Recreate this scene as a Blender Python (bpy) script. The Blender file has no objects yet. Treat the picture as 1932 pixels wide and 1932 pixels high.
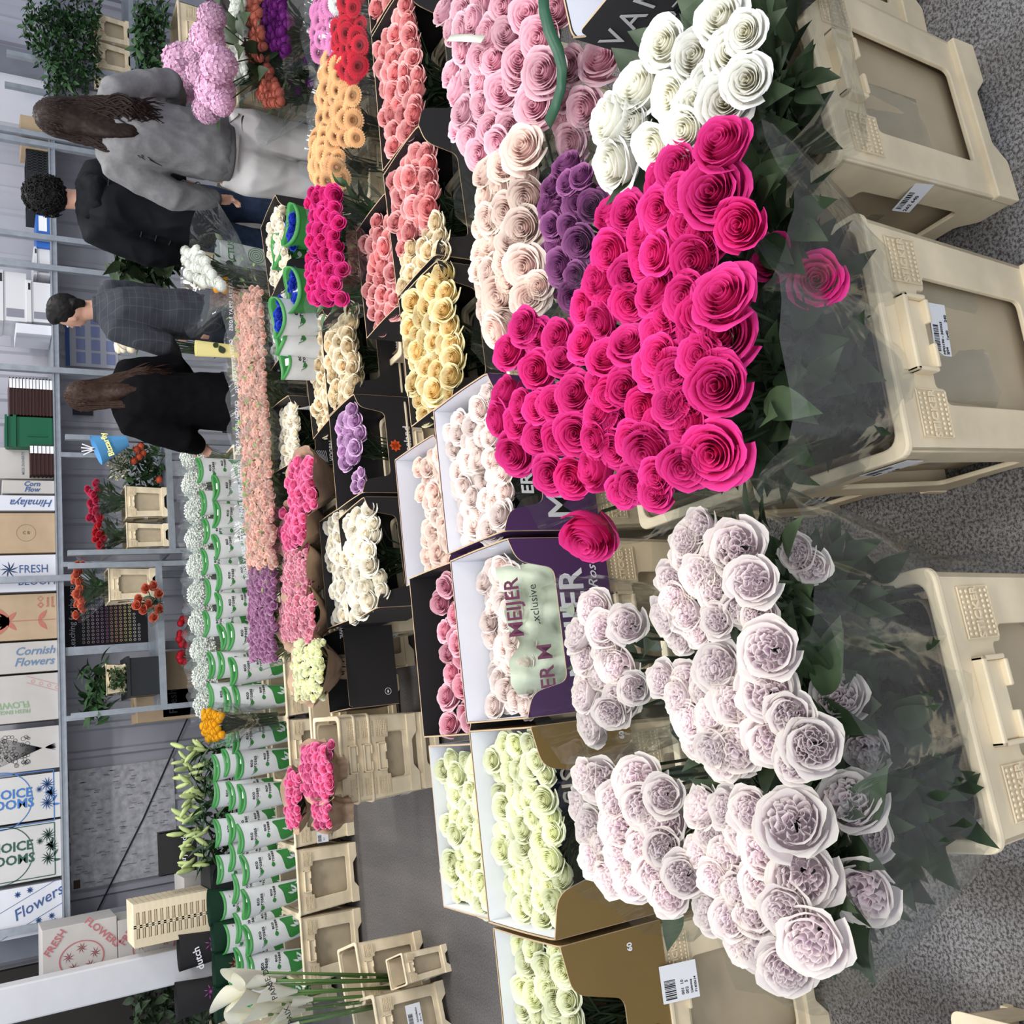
import bpy, math, random
from mathutils import Vector, Matrix, noise
random.seed(7)
C = bpy.context.scene.collection
PI = math.pi
sin, cos = math.sin, math.cos
def R(a, b): return random.uniform(a, b)

# ------------------------------------------------------------------ camera model (photo frame 1932 x 1932, phone held sideways)
FOC = 1783.0; TH = math.radians(30); PS = math.radians(13); CH = 2.0
FW = Vector((sin(PS)*cos(TH), cos(PS)*cos(TH), -sin(TH)))
RT = Vector((cos(PS), -sin(PS), 0))
UP = RT.cross(FW)
CAM = Vector((0, 0, CH))
def ray(x, y): return FW + (966-y)/FOC*RT + (966-x)/FOC*UP
def P(x, y, z):
    d = ray(x, y); return CAM + d*((z-CH)/d.z)
def PY(x, y, Y):
    d = ray(x, y); return CAM + d*(Y/d.y)
def depth(p): return (p-CAM).dot(FW)

cam = bpy.data.cameras.new('camera'); co = bpy.data.objects.new('camera', cam); C.objects.link(co)
cam.sensor_width = 36; cam.lens = 36*FOC/1932; cam.clip_start = .05
# the picture is turned a quarter: picture right is world down, picture up is world right
co.matrix_world = Matrix.Translation(CAM) @ Matrix((( -UP.x, RT.x, -FW.x), (-UP.y, RT.y, -FW.y), (-UP.z, RT.z, -FW.z))).to_4x4()
bpy.context.scene.camera = co

# ------------------------------------------------------------------ materials
MC = {}
def nt(name):
    m = bpy.data.materials.new(name); m.use_nodes = True
    return m, m.node_tree.nodes, m.node_tree.links, m.node_tree.nodes['Principled BSDF']
def mat(name, col, rough=.6, var=.0, scale=8, metal=0, bump=0, spec=.3, sub=0):
    if name in MC: return MC[name]
    m, n, l, b = nt(name)
    b.inputs['Roughness'].default_value = rough; b.inputs['Metallic'].default_value = metal
    b.inputs['Specular IOR Level'].default_value = spec
    b.inputs['Base Color'].default_value = (*col, 1)
    if var or bump:
        tc = n.new('ShaderNodeTexCoord'); nz = n.new('ShaderNodeTexNoise')
        nz.inputs['Scale'].default_value = scale; nz.inputs['Detail'].default_value = 6
        l.new(tc.outputs['Object'], nz.inputs['Vector'])
        if var:
            r = n.new('ShaderNodeMapRange'); r.inputs['From Min'].default_value = .3; r.inputs['From Max'].default_value = .7
            r.inputs['To Min'].default_value = 1-var; r.inputs['To Max'].default_value = 1+var*.4
            l.new(nz.outputs['Fac'], r.inputs['Value'])
            h = n.new('ShaderNodeVectorMath'); h.operation = 'SCALE'; h.inputs[0].default_value = col
            l.new(r.outputs['Result'], h.inputs['Scale']); l.new(h.outputs['Vector'], b.inputs['Base Color'])
        if bump:
            bp = n.new('ShaderNodeBump'); bp.inputs['Strength'].default_value = bump; bp.inputs['Distance'].default_value = .01
            l.new(nz.outputs['Fac'], bp.inputs['Height']); l.new(bp.outputs['Normal'], b.inputs['Normal'])
    MC[name] = m; return m
def petal(name, inner, outer, edge=None, rough=.62, trans=.25):
    """petal colour runs from the heart of the bloom to its outer petals, with a slightly paler rim"""
    if name in MC: return MC[name]
    m, n, l, b = nt(name)
    edge = edge or tuple(min(1, c*1.15+.02) for c in outer)
    at = n.new('ShaderNodeAttribute'); at.attribute_name = 'pet'
    sp = n.new('ShaderNodeSeparateColor'); l.new(at.outputs['Color'], sp.inputs['Color'])
    mx = n.new('ShaderNodeMix'); mx.data_type = 'RGBA'; mx.inputs[6].default_value = (*inner, 1); mx.inputs[7].default_value = (*outer, 1)
    l.new(sp.outputs['Red'], mx.inputs[0])
    pw = n.new('ShaderNodeMath'); pw.operation = 'POWER'; pw.inputs[1].default_value = 7; l.new(sp.outputs['Green'], pw.inputs[0])
    m2 = n.new('ShaderNodeMix'); m2.data_type = 'RGBA'; m2.inputs[7].default_value = (*edge, 1)
    l.new(pw.outputs[0], m2.inputs[0]); l.new(mx.outputs[2], m2.inputs[6])
    oi = n.new('ShaderNodeObjectInfo'); mr = n.new('ShaderNodeMapRange'); mr.inputs['To Min'].default_value = .84; mr.inputs['To Max'].default_value = 1.08
    l.new(oi.outputs['Random'], mr.inputs['Value'])
    sc = n.new('ShaderNodeVectorMath'); sc.operation = 'SCALE'; l.new(m2.outputs[2], sc.inputs[0]); l.new(mr.outputs['Result'], sc.inputs['Scale'])
    l.new(sc.outputs['Vector'], b.inputs['Base Color'])
    b.inputs['Roughness'].default_value = rough; b.inputs['Specular IOR Level'].default_value = .15
    tr = n.new('ShaderNodeBsdfTranslucent'); l.new(sc.outputs['Vector'], tr.inputs['Color'])
    ms = n.new('ShaderNodeMixShader'); ms.inputs[0].default_value = trans
    out = n['Material Output']; l.new(b.outputs[0], ms.inputs[1]); l.new(tr.outputs[0], ms.inputs[2]); l.new(ms.outputs[0], out.inputs['Surface'])
    MC[name] = m; return m
def film(name, haze=.012, gloss=.42, tint=(.93,.95,.95), scale=6):
    if name in MC: return MC[name]
    m, n, l, b = nt(name); n.remove(b)
    tr = n.new('ShaderNodeBsdfTransparent'); tr.inputs['Color'].default_value = (*tint, 1)
    gl = n.new('ShaderNodeBsdfGlossy'); gl.inputs['Roughness'].default_value = .12; gl.inputs['Color'].default_value = (.95,.97,1,1)
    df = n.new('ShaderNodeBsdfDiffuse'); df.inputs['Color'].default_value = (.8,.82,.82,1)
    tc = n.new('ShaderNodeTexCoord'); mp = n.new('ShaderNodeMapping'); mp.inputs['Scale'].default_value = (1,1,.45)
    nz = n.new('ShaderNodeTexNoise'); nz.inputs['Scale'].default_value = scale; nz.inputs['Detail'].default_value = 3; nz.inputs['Distortion'].default_value = .5
    l.new(tc.outputs['Object'], mp.inputs['Vector']); l.new(mp.outputs[0], nz.inputs['Vector'])
    bp = n.new('ShaderNodeBump'); bp.inputs['Strength'].default_value = .9; bp.inputs['Distance'].default_value = .03
    l.new(nz.outputs['Fac'], bp.inputs['Height']); l.new(bp.outputs['Normal'], gl.inputs['Normal'])
    lw = n.new('ShaderNodeLayerWeight'); lw.inputs['Blend'].default_value = .25; l.new(bp.outputs['Normal'], lw.inputs['Normal'])
    mu = n.new('ShaderNodeMath'); mu.operation = 'MULTIPLY_ADD'; mu.inputs[1].default_value = gloss; mu.inputs[2].default_value = .018; l.new(lw.outputs['Facing'], mu.inputs[0])
    m1 = n.new('ShaderNodeMixShader'); m1.inputs[0].default_value = haze
    l.new(tr.outputs[0], m1.inputs[1]); l.new(df.outputs[0], m1.inputs[2])
    m2 = n.new('ShaderNodeMixShader'); l.new(mu.outputs[0], m2.inputs[0]); l.new(m1.outputs[0], m2.inputs[1]); l.new(gl.outputs[0], m2.inputs[2])
    l.new(m2.outputs[0], n['Material Output'].inputs['Surface'])
    MC[name] = m; return m

BEIGE = mat('beige_plastic', (.78,.66,.46), .45, .20, 7, bump=.05)
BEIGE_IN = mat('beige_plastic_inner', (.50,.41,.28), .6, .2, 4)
WHITE = mat('white_card', (.80,.81,.86), .7, .04)
BLACK = mat('black_card', (.022,.020,.021), .55)
PURPLE = mat('purple_card', (.075,.030,.105), .5)
GOLD = mat('gold_card', (.235,.155,.055), .38, .05, metal=.25)
KRAFT = mat('kraft_card', (.42,.30,.18), .8, .1)
KPAPER = mat('kraft_paper', (.46,.31,.21), .75, .25, 14, bump=.3)
INK = mat('black_ink', (.02,.02,.025), .6)
WINK = mat('white_ink', (.8,.8,.82), .6)
STEEL = mat('galvanised_steel', (.33,.36,.40), .45, .15, 20, metal=.5)
GREEN = mat('leaf_green', (.035,.085,.025), .5, .5, 30)
DGREEN = mat('dark_leaf_green', (.040,.066,.030), .45, .55, 10)
FILM = film('clear_film'); FILM2 = film('hazy_film', .045, .5)
ECOG = mat('eco_green', (.035,.20,.045), .45)
ECOW = mat('eco_white', (.66,.68,.68), .5, .08, 20)
LABELW = mat('label_white', (.75,.76,.78), .6)
BLKPL = mat('black_plastic', (.02,.022,.025), .4)

# ------------------------------------------------------------------ objects
def tag(o, label=None, cat=None, group=None, kind=None):
    if label: o['label'] = label
    if cat: o['category'] = cat
    if group: o['group'] = group
    if kind: o['kind'] = kind
    return o
def thing(name, label, cat, loc=(0,0,0), rz=0, group=None):
    o = bpy.data.objects.new(name, None); C.objects.link(o); o.empty_display_size = .05
    o.location = loc; o.rotation_euler = (0,0,rz)
    return tag(o, label, cat, group)
def link(name, me, parent=None, m=None):
    o = bpy.data.objects.new(name, me); C.objects.link(o)
    if parent: o.parent = parent
    if m:
        if not me.materials: me.materials.append(m)
    return o
def mesh(name, vf, mats=None, parent=None, smooth=False, midx=None, pet=None):
    v, f = vf
    me = bpy.data.meshes.new(name); me.from_pydata([tuple(a) for a in v], [], f)
    mats = mats if isinstance(mats, (list, tuple)) else [mats]
    for m in mats:
        if m: me.materials.append(m)
    if smooth: me.polygons.foreach_set('use_smooth', [True]*len(me.polygons))
    if midx: me.polygons.foreach_set('material_index', midx)
    if pet:
        a = me.color_attributes.new('pet', 'FLOAT_COLOR', 'POINT')
        for i, c in enumerate(pet): a.data[i].color = (c[0], c[1], 0, 1)
    me.update()
    return link(name, me, parent)
def join(*vfs):
    V, F = [], []
    for v, f in vfs:
        k = len(V); V += [Vector(a) for a in v]; F += [[i+k for i in q] for q in f]
    return V, F
def xf(vf, M): return [M @ Vector(a) for a in vf[0]], vf[1]
def T(x, y, z): return Matrix.Translation((x, y, z))
def RX(a): return Matrix.Rotation(a, 4, 'X')
def RY(a): return Matrix.Rotation(a, 4, 'Y')
def RZ(a): return Matrix.Rotation(a, 4, 'Z')
def box(x0, x1, y0, y1, z0, z1):
    v = [(x,y,z) for x in (x0,x1) for y in (y0,y1) for z in (z0,z1)]
    return v, [[0,1,3,2],[4,6,7,5],[0,4,5,1],[2,3,7,6],[0,2,6,4],[1,5,7,3]]
def bev(o, w=.004, s=2):
    m = o.modifiers.new('Bevel', 'BEVEL'); m.width = w; m.segments = s; m.limit_method = 'ANGLE'; return o
def tube(pts, rad, n=8, cap=True):
    pts = [Vector(p) for p in pts]; rad = rad if isinstance(rad, (list, tuple)) else [rad]*len(pts)
    V, F = [], []; side = None
    for i, p in enumerate(pts):
        d = (pts[min(i+1, len(pts)-1)] - pts[max(i-1, 0)]).normalized()
        if side is None: side = d.orthogonal().normalized()
        side = (side - d*side.dot(d)).normalized(); up = d.cross(side)
        r = rad[i]; rx, ry = r if isinstance(r, (list, tuple)) else (r, r)
        for k in range(n):
            a = 2*PI*k/n; V.append(p + side*cos(a)*rx + up*sin(a)*ry)
    for i in range(len(pts)-1):
        for k in range(n):
            F.append([i*n+k, i*n+(k+1)%n, (i+1)*n+(k+1)%n, (i+1)*n+k])
    if cap: F.append(list(range(n))[::-1]); F.append([(len(pts)-1)*n+k for k in range(n)])
    return V, F
def loft(rings, cap=True, closed=True):
    V, F = [], []; n = len(rings[0])
    for r in rings: V += [Vector(p) for p in r]
    for i in range(len(rings)-1):
        for k in range(n if closed else n-1):
            F.append([i*n+k, i*n+(k+1)%n, (i+1)*n+(k+1)%n, (i+1)*n+k])
    if cap: F.append(list(range(n))[::-1]); F.append([(len(rings)-1)*n+k for k in range(n)])
    return V, F
def ball(c, r, nu=16, nv=10):
    r = r if isinstance(r, (list, tuple)) else (r, r, r)
    return loft([[Vector((c[0]+r[0]*max(.02, sin(PI*j/nv))*cos(2*PI*i/nu), c[1]+r[1]*max(.02, sin(PI*j/nv))*sin(2*PI*i/nu), c[2]-r[2]*cos(PI*j/nv))) for i in range(nu)] for j in range(nv+1)])
def rpoly(pts, rs, seg=5):
    """round the corners of a 2D polygon"""
    out = []; n = len(pts); rs = rs if isinstance(rs, (list, tuple)) else [rs]*n
    for i in range(n):
        p = Vector(pts[i]); a = Vector(pts[i-1])-p; b = Vector(pts[(i+1)%n])-p
        r = min(rs[i], a.length*.48, b.length*.48)
        if r <= 1e-5: out.append(p); continue
        q0 = p + a.normalized()*r; q1 = p + b.normalized()*r
        for k in range(seg+1):
            t = k/seg; out.append(q0*(1-t)**2 + p*2*t*(1-t) + q1*t*t)
    return out
def from_curve(cu):
    o = bpy.data.objects.new('tmp', cu)
    me = bpy.data.meshes.new_from_object(o)
    v = [x.co.copy() for x in me.vertices]; f = [list(p.vertices) for p in me.polygons]
    bpy.data.objects.remove(o); bpy.data.meshes.remove(me); bpy.data.curves.remove(cu)
    return v, f
def plate(outline, holes=(), th=.004, bevel=0):
    cu = bpy.data.curves.new('c', 'CURVE'); cu.dimensions = '2D'; cu.fill_mode = 'BOTH'; cu.extrude = max(th/2-bevel, 0)
    cu.bevel_depth = bevel; cu.bevel_resolution = 1; cu.offset = -bevel
    for poly in [outline, *holes]:
        s = cu.splines.new('POLY'); s.points.add(len(poly)-1)
        for i, p in enumerate(poly): s.points[i].co = (p[0], p[1], 0, 1)
        s.use_cyclic_u = True
    return from_curve(cu)
def text(s, size, bold=0, ext=.0006, align='CENTER', shear=0, space=1, sx=1):
    cu = bpy.data.curves.new('t', 'FONT'); cu.body = s; cu.size = size; cu.extrude = ext; cu.offset = bold
    cu.align_x = align; cu.align_y = 'CENTER'; cu.shear = shear; cu.space_character = space; cu.resolution_u = 2
    v, f = from_curve(cu)
    return [Vector((p.x*sx, p.y, p.z)) for p in v], f
def ring2(cx, cy, r, w, n=28, sy=1):
    V = []; F = []
    for i in range(n):
        a = 2*PI*i/n
        V += [Vector((cx+cos(a)*(r-w), cy+sin(a)*(r-w)*sy, 0)), Vector((cx+cos(a)*r, cy+sin(a)*r*sy, 0))]
    for i in range(n): j = (i+1) % n; F.append([2*i, 2*i+1, 2*j+1, 2*j])
    return V, F
def poly2(pts): return [Vector((p[0], p[1], 0)) for p in pts], [list(range(len(pts)))]
def line2(a, b, w):
    a = Vector(a); b = Vector(b); d = (b-a).normalized(); n = Vector((-d.y, d.x))*w/2
    return poly2([a+n, a-n, b-n, b+n])
def leafp(x, y, L, W, ang):
    pts = []
    for i in range(9): t = i/8; pts.append((t*L, W*sin(PI*t**.8)))
    for i in range(7, 0, -1): t = i/8; pts.append((t*L, -W*sin(PI*t**.8)))
    return poly2([(x+px*cos(ang)-py*sin(ang), y+px*sin(ang)+py*cos(ang)) for px, py in pts])
FRONT = RX(PI/2)                                     # flat XY drawing -> upright face looking at -Y
SIDEWAYS = Matrix(((0,1,0,0),(0,0,-1,0),(-1,0,0,0),(0,0,0,1)))   # drawing x runs down, y runs right, faces -Y
def edge_idx(vf):
    """1 for the rim faces of a thin plate (raw cardboard edge), 0 for its two sides"""
    out = []
    for f in vf[1]:
        a, b, c = vf[0][f[0]], vf[0][f[1]], vf[0][f[2]]; nn = (b-a).cross(c-a)
        out.append(0 if nn.length < 1e-12 or abs(nn.normalized().z) > .5 else 1)
    return out
def copy_tree(o, parent=None):
    c = o.copy(); C.objects.link(c); c.parent = parent
    for ch in o.children: copy_tree(ch, c)
    return c
def place(proto, used, loc, rz=0, scale=(1,1,1), label=None, group=None):
    o = proto if not used.get(proto.name) else copy_tree(proto)
    used[proto.name] = True
    o.location = loc; o.rotation_euler = (0,0,rz); o.scale = scale
    if label: o['label'] = label
    if group: o['group'] = group
    elif 'group' in o: del o['group']
    return o
USED = {}

# ------------------------------------------------------------------ blooms
def bloom_mesh(name, n=26, nu=7, nv=6, ruffle=0., open_=1., seed=0, H=.62):
    """spiral of overlapping cupped petals; a ruffled heart (garden rose) when ruffle is set"""
    rnd = random.Random(seed); V, F, pet = [], [], []
    def grid(base, nu, nv):
        for a in range(nu-1):
            for b in range(nv-1): q = base+a*nv+b; F.append([q, q+nv, q+nv+1, q+1])
    for i in range(n):
        t = i/(n-1)
        if ruffle and t < .55: continue
        th = i*2.39996 + rnd.uniform(-.12,.12)
        W = 1.75*(1-t)+.98*t
        Rt = (.030+.40*t**.9)*(1+rnd.uniform(-.05,.05)); Zt = H*(.96+.06*sin(t*3)-.26*t**2.2)*(1+rnd.uniform(-.03,.03))
        ph = rnd.uniform(0,6.28); base = len(V); flare = .018+.085*t*open_
        for a in range(nu):
            u = a/(nu-1)*2-1
            for b in range(nv):
                v = b/(nv-1); ve = v*(1-(.08+.22*t)*abs(u)**2.6)
                r = Rt*(.22+.78*sin(min(ve/.60, 1)*PI/2)**.8)*(1+.11*u)
                k = max(0, v-.60)/.40
                r += flare*k**2.2*(1-.5*u*u)
                z = Zt*ve - (.012+.075*t*open_)*k**3
                wv = .010*k*sin(4*u+ph) + .006*k*sin(9*u+2*ph) + ruffle*.012*k*sin(7*u+ph)
                r += wv; z += wv*.7
                if t > .6 and abs(u) < .2: r += .020*k**4
                ang = th + u*W
                V.append(Vector((r*cos(ang), r*sin(ang), z-.30))); pet.append((t, v))
        grid(base, nu, nv)
    if ruffle:
        for i in range(46):
            rad = .31*math.sqrt((i+.5)/46); a0 = i*2.39996; cx, cy = rad*cos(a0), rad*sin(a0)
            rho = rnd.uniform(.045,.085); o = a0+rnd.uniform(-1.3,1.3); span = rnd.uniform(1.1,1.7); base = len(V)
            zt = H*(.98-.20*(rad/.31)**2)+rnd.uniform(-.025,.025); ph = rnd.uniform(0,6)
            for a in range(6):
                u = a/5*2-1
                for b in range(4):
                    v = b/3; rr = rho*(.75+.35*v*v)+.010*v*sin(6*u+ph); z = zt*(.60+.40*v*(1-.12*u*u))
                    V.append(Vector((cx+rr*cos(o+u*span)-rho*cos(o), cy+rr*sin(o+u*span)-rho*sin(o), z-.30))); pet.append((.15+.5*rad/.31, v))
            grid(base, 6, 4)
    # the outside of the cup closes down to a green base
    base = len(V); N = 12
    for k, (rr, zz) in enumerate(((.10,-.33),(.24,-.22),(.33,-.08),(.36,.05))):
        for i in range(N): V.append(Vector((rr*cos(2*PI*i/N), rr*sin(2*PI*i/N), zz))); pet.append((.9,.2))
    for k in range(3):
        for i in range(N): F.append([base+k*N+i, base+k*N+(i+1)%N, base+(k+1)*N+(i+1)%N, base+(k+1)*N+i])
    me = bpy.data.meshes.new(name); me.from_pydata([tuple(p) for p in V], [], F)
    me.polygons.foreach_set('use_smooth', [True]*len(F))
    ca = me.color_attributes.new('pet', 'FLOAT_COLOR', 'POINT')
    for i, c in enumerate(pet): ca.data[i].color = (c[0], c[1], 0, 1)
    me.materials.append(None)
    return me
ROSE = [bloom_mesh('rose', 24, 11, 8, 0, o, s) for o, s in ((1.,1),(.8,2),(1.2,3),(.5,4),(1.,5))]
GARDEN = [bloom_mesh('garden_rose', 20, 10, 7, 1., .8, s, .60) for s in (11,12,13,14)]
SMALL = [bloom_mesh('small_rose', 11, 6, 5, 0, .8, s, .66) for s in (21,22)]
MEDIUM = [bloom_mesh('medium_rose', 17, 8, 6, 0, .9, s, .62) for s in (31,32,33)]
def gerbera_mesh():
    V, F, pet = [], [], []
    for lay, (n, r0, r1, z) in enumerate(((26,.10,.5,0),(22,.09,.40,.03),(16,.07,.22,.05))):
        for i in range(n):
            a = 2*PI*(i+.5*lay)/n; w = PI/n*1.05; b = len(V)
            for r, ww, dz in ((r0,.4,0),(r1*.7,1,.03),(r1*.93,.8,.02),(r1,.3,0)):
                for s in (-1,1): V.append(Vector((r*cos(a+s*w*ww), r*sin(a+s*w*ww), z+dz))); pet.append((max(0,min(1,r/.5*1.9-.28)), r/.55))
            for k in range(3): F.append([b+2*k, b+2*k+1, b+2*k+3, b+2*k+2])
    me = bpy.data.meshes.new('gerbera'); me.from_pydata([tuple(p) for p in V], [], F)
    ca = me.color_attributes.new('pet', 'FLOAT_COLOR', 'POINT')
    for i, c in enumerate(pet): ca.data[i].color = (*c, 0, 1)
    me.materials.append(None); return me
GERB = [gerbera_mesh()]
def cluster_mesh(name, n, rr, pr, seed=5, flat=1.):
    """ball of small florets (hydrangea, chrysanthemum)"""
    rnd = random.Random(seed); V, F, pet = [], [], []
    for i in range(n):
        z = 1-1.55*(i+.5)/n; a = i*2.39996; s = math.sqrt(max(0, 1-z*z))
        d = Vector((s*cos(a), s*sin(a), z*flat)); c = d*rr*rnd.uniform(.9,1.06)
        x = d.orthogonal().normalized(); y = d.cross(x).normalized(); o = rnd.uniform(0,6)
        for k in range(4):
            t = o+k*PI/2; e = x*cos(t)+y*sin(t); g = x*-sin(t)+y*cos(t); b = len(V)
            V += [c, c+(e*.6+g*.5)*pr+d*.01, c+e*pr*1.15+d*pr*.25, c+(e*.6-g*.5)*pr+d*.01]; F.append([b,b+1,b+2,b+3])
            sh = rnd.random(); pet += [(sh,0),(sh,.7),(sh,1),(sh,.7)]
    me = bpy.data.meshes.new(name); me.from_pydata([tuple(p) for p in V], [], F)
    ca = me.color_attributes.new('pet', 'FLOAT_COLOR', 'POINT')
    for i, c in enumerate(pet): ca.data[i].color = (*c, 0, 1)
    me.materials.append(None); return me
HYD = [cluster_mesh('hydrangea_head', 120, .42, .10)]
CHRY = [cluster_mesh('chrysanthemum', 150, .40, .09, 8, .7)]

CP = dict(
 pink=petal('hot_pink_petal', (.66,.018,.14), (.75,.027,.22), (.82,.06,.33), trans=.3),
 white=petal('white_petal', (.90,.87,.68), (.92,.92,.86), (.95,.95,.93), trans=.35),
 mauve=petal('mauve_petal', (.90,.78,.87), (.90,.83,.83), (.94,.90,.80), trans=.5),
 lpink=petal('light_pink_petal', (.84,.44,.56), (.88,.56,.66), (.92,.68,.72), trans=.35),
 blush=petal('blush_petal', (.90,.66,.64), (.92,.76,.70), (.93,.86,.74), trans=.35),
 pale=petal('pale_blush_petal', (.92,.74,.70), (.92,.82,.78), (.95,.90,.84), trans=.35),
 purple=petal('purple_petal', (.26,.07,.24), (.30,.10,.26), (.36,.13,.30), trans=.2),
 green=petal('green_white_petal', (.90,.90,.56), (.90,.93,.66), (.93,.95,.76), trans=.35),
 coral=petal('coral_petal', (.80,.18,.22), (.82,.36,.36), (.85,.48,.45), trans=.2),
 yellow=petal('yellow_petal', (.86,.50,.08), (.86,.74,.34), (.88,.82,.55), trans=.2),
 cream=petal('cream_petal', (.84,.62,.34), (.85,.74,.50), (.88,.80,.62), trans=.2),
 ivory=petal('ivory_petal', (.92,.82,.66), (.94,.90,.76), (.95,.93,.84), trans=.3),
 lilac=petal('lilac_petal', (.55,.28,.55), (.62,.38,.62), (.70,.48,.68), trans=.2),
 spink=petal('rose_pink_petal', (.75,.16,.30), (.82,.42,.50), (.85,.56,.60), trans=.2),
 bpink=petal('bright_pink_petal', (.82,.12,.32), (.86,.20,.42), (.9,.30,.5), trans=.25),
 peach=petal('peach_petal', (.80,.48,.38), (.84,.58,.50), (.88,.68,.60), trans=.3),
 mpurple=petal('mauve_purple_petal', (.38,.16,.32), (.46,.22,.40), (.55,.32,.45), trans=.2),
 red=petal('red_petal', (.40,.01,.02), (.50,.02,.04), (.6,.04,.05)),
 redc=petal('cerise_red_petal', (.42,.015,.06), (.52,.03,.09), (.6,.06,.12)),
 orange=petal('orange_red_petal', (.55,.08,.03), (.62,.13,.07), (.66,.2,.12)),
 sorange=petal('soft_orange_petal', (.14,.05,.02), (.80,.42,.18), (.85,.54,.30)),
 blue=petal('blue_petal', (.01,.02,.30), (.02,.05,.52), (.05,.10,.65)),
 hyd=petal('hydrangea_petal', (.55,.30,.45), (.66,.42,.56), (.75,.55,.66)),
 wchr=petal('white_chrys_petal', (.74,.76,.68), (.78,.80,.76), (.8,.82,.8)),
 ychr=petal('yellow_chrys_petal', (.75,.36,.01), (.80,.45,.02), (.82,.55,.05)),
 violet=petal('violet_petal', (.10,.01,.12), (.16,.015,.18), (.24,.04,.26)),
 corald=petal('dusty_coral_petal', (.50,.12,.08), (.58,.19,.13), (.66,.28,.2)),
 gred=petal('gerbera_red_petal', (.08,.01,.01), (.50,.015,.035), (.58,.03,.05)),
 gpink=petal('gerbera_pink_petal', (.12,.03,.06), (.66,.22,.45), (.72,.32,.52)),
)
def put_bloom(parent, me, m, pos, nrm, d, name='rose_bloom'):
    o = bpy.data.objects.new(name, me); C.objects.link(o)
    o.material_slots[0].link = 'OBJECT'; o.material_slots[0].material = m
    q = Vector((0,0,1)).rotation_difference(nrm.normalized())
    M = T(*pos) @ q.to_matrix().to_4x4() @ RZ(R(0,6.28))
    o.parent = parent; o.matrix_local = M @ Matrix.Diagonal((d, d, d*R(.92,1.08), 1))
    return o
def leaf_vf(L, W, fold=.25, bend=.3):
    V, F = [], []; n = 8
    for i in range(n+1):
        t = i/n; w = W*(sin(PI*t**.80))*(1-.22*t) if 0 < t < 1 else .001
        z = -bend*L*t*t
        V += [Vector((-w, t*L, z+w*fold)), Vector((0, t*L, z)), Vector((w, t*L, z+w*fold))]
    for i in range(n):
        for k in (0,1): b = i*3+k; F.append([b, b+1, b+4, b+3])
    return V, F
LEAF = leaf_vf(1, .27)
def foliage(base, top, rb, rt, heads, n=55, size=.075, stems=True, tmax=.97):
    """stems from the bucket up to each head and leaves along them, one connected-looking mass"""
    vfs = []
    if stems:
        for h in heads:
            b = base + Vector((R(-rb,rb)*.6, R(-rb,rb)*.6, 0))
            m = Vector((b.x+(h.x-b.x)*.28, b.y+(h.y-b.y)*.28, b.z+(h.z-b.z)*.55))
            vfs.append(tube([b, m, h - Vector((0,0,.01))], .0035, 5, False))
    for i in range(n):
        t = .28+(tmax-.28)*random.random()**1.25; e = max(0,(t-.35)/.65)**1.1; c = Vector((base.x+(top.x-base.x)*e, base.y+(top.y-base.y)*e, base.z+(top.z-base.z)*t)); rad = (rb+(rt-rb)*e)*(1 if t > .5 else .72)
        a = R(0, 2*PI); rr = rad*R(.35,.84)
        p = c + Vector((cos(a)*rr, sin(a)*rr, 0)); s = size*R(.7,1.25)
        M = T(*p) @ RZ(a-PI/2+R(-.8,.8)) @ RX(R(.2,1.35) if t > .5 else R(1.1,1.6)) @ RY(R(-.6,.6)) @ Matrix.Scale(s, 4)
        vfs.append(xf(LEAF, M))
    return join(*vfs)
def sleeve_vf(base, top, rb, rx, ry, ztop, lean=0, n=40, rows=10, wr=.006, seed=0):
    rnd = random.Random(seed); ph = [rnd.uniform(0,6.28) for _ in range(6)]
    rings = []
    for j in range(rows+1):
        t = j/rows; e = max(0,(t-.30)/.70)**.85; c = Vector((base.x+(top.x-base.x)*e, base.y+(top.y-base.y)*e, base.z+(ztop-base.z)*t))
        ring = []
        for i in range(n):
            a = 2*PI*i/n
            w = wr*(sin(5*a+ph[0]+3*t)+.7*sin(9*a+ph[1]-4*t)+.6*sin(14*a+ph[2]+7*t))
            ax = rb+(rx-rb)*e+w; ay = rb+(ry-rb)*e+w
            sc = abs(cos(a))**.8*(1 if cos(a) > 0 else -1); ss = abs(sin(a))**.8*(1 if sin(a) > 0 else -1)
            ring.append(Vector((c.x+ax*sc, c.y+ay*ss, c.z + (.012*sin(3*a+ph[3]) + .008*sin(7*a+ph[4]))*t)))
        rings.append(ring)
    return loft(rings, cap=False)
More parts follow.
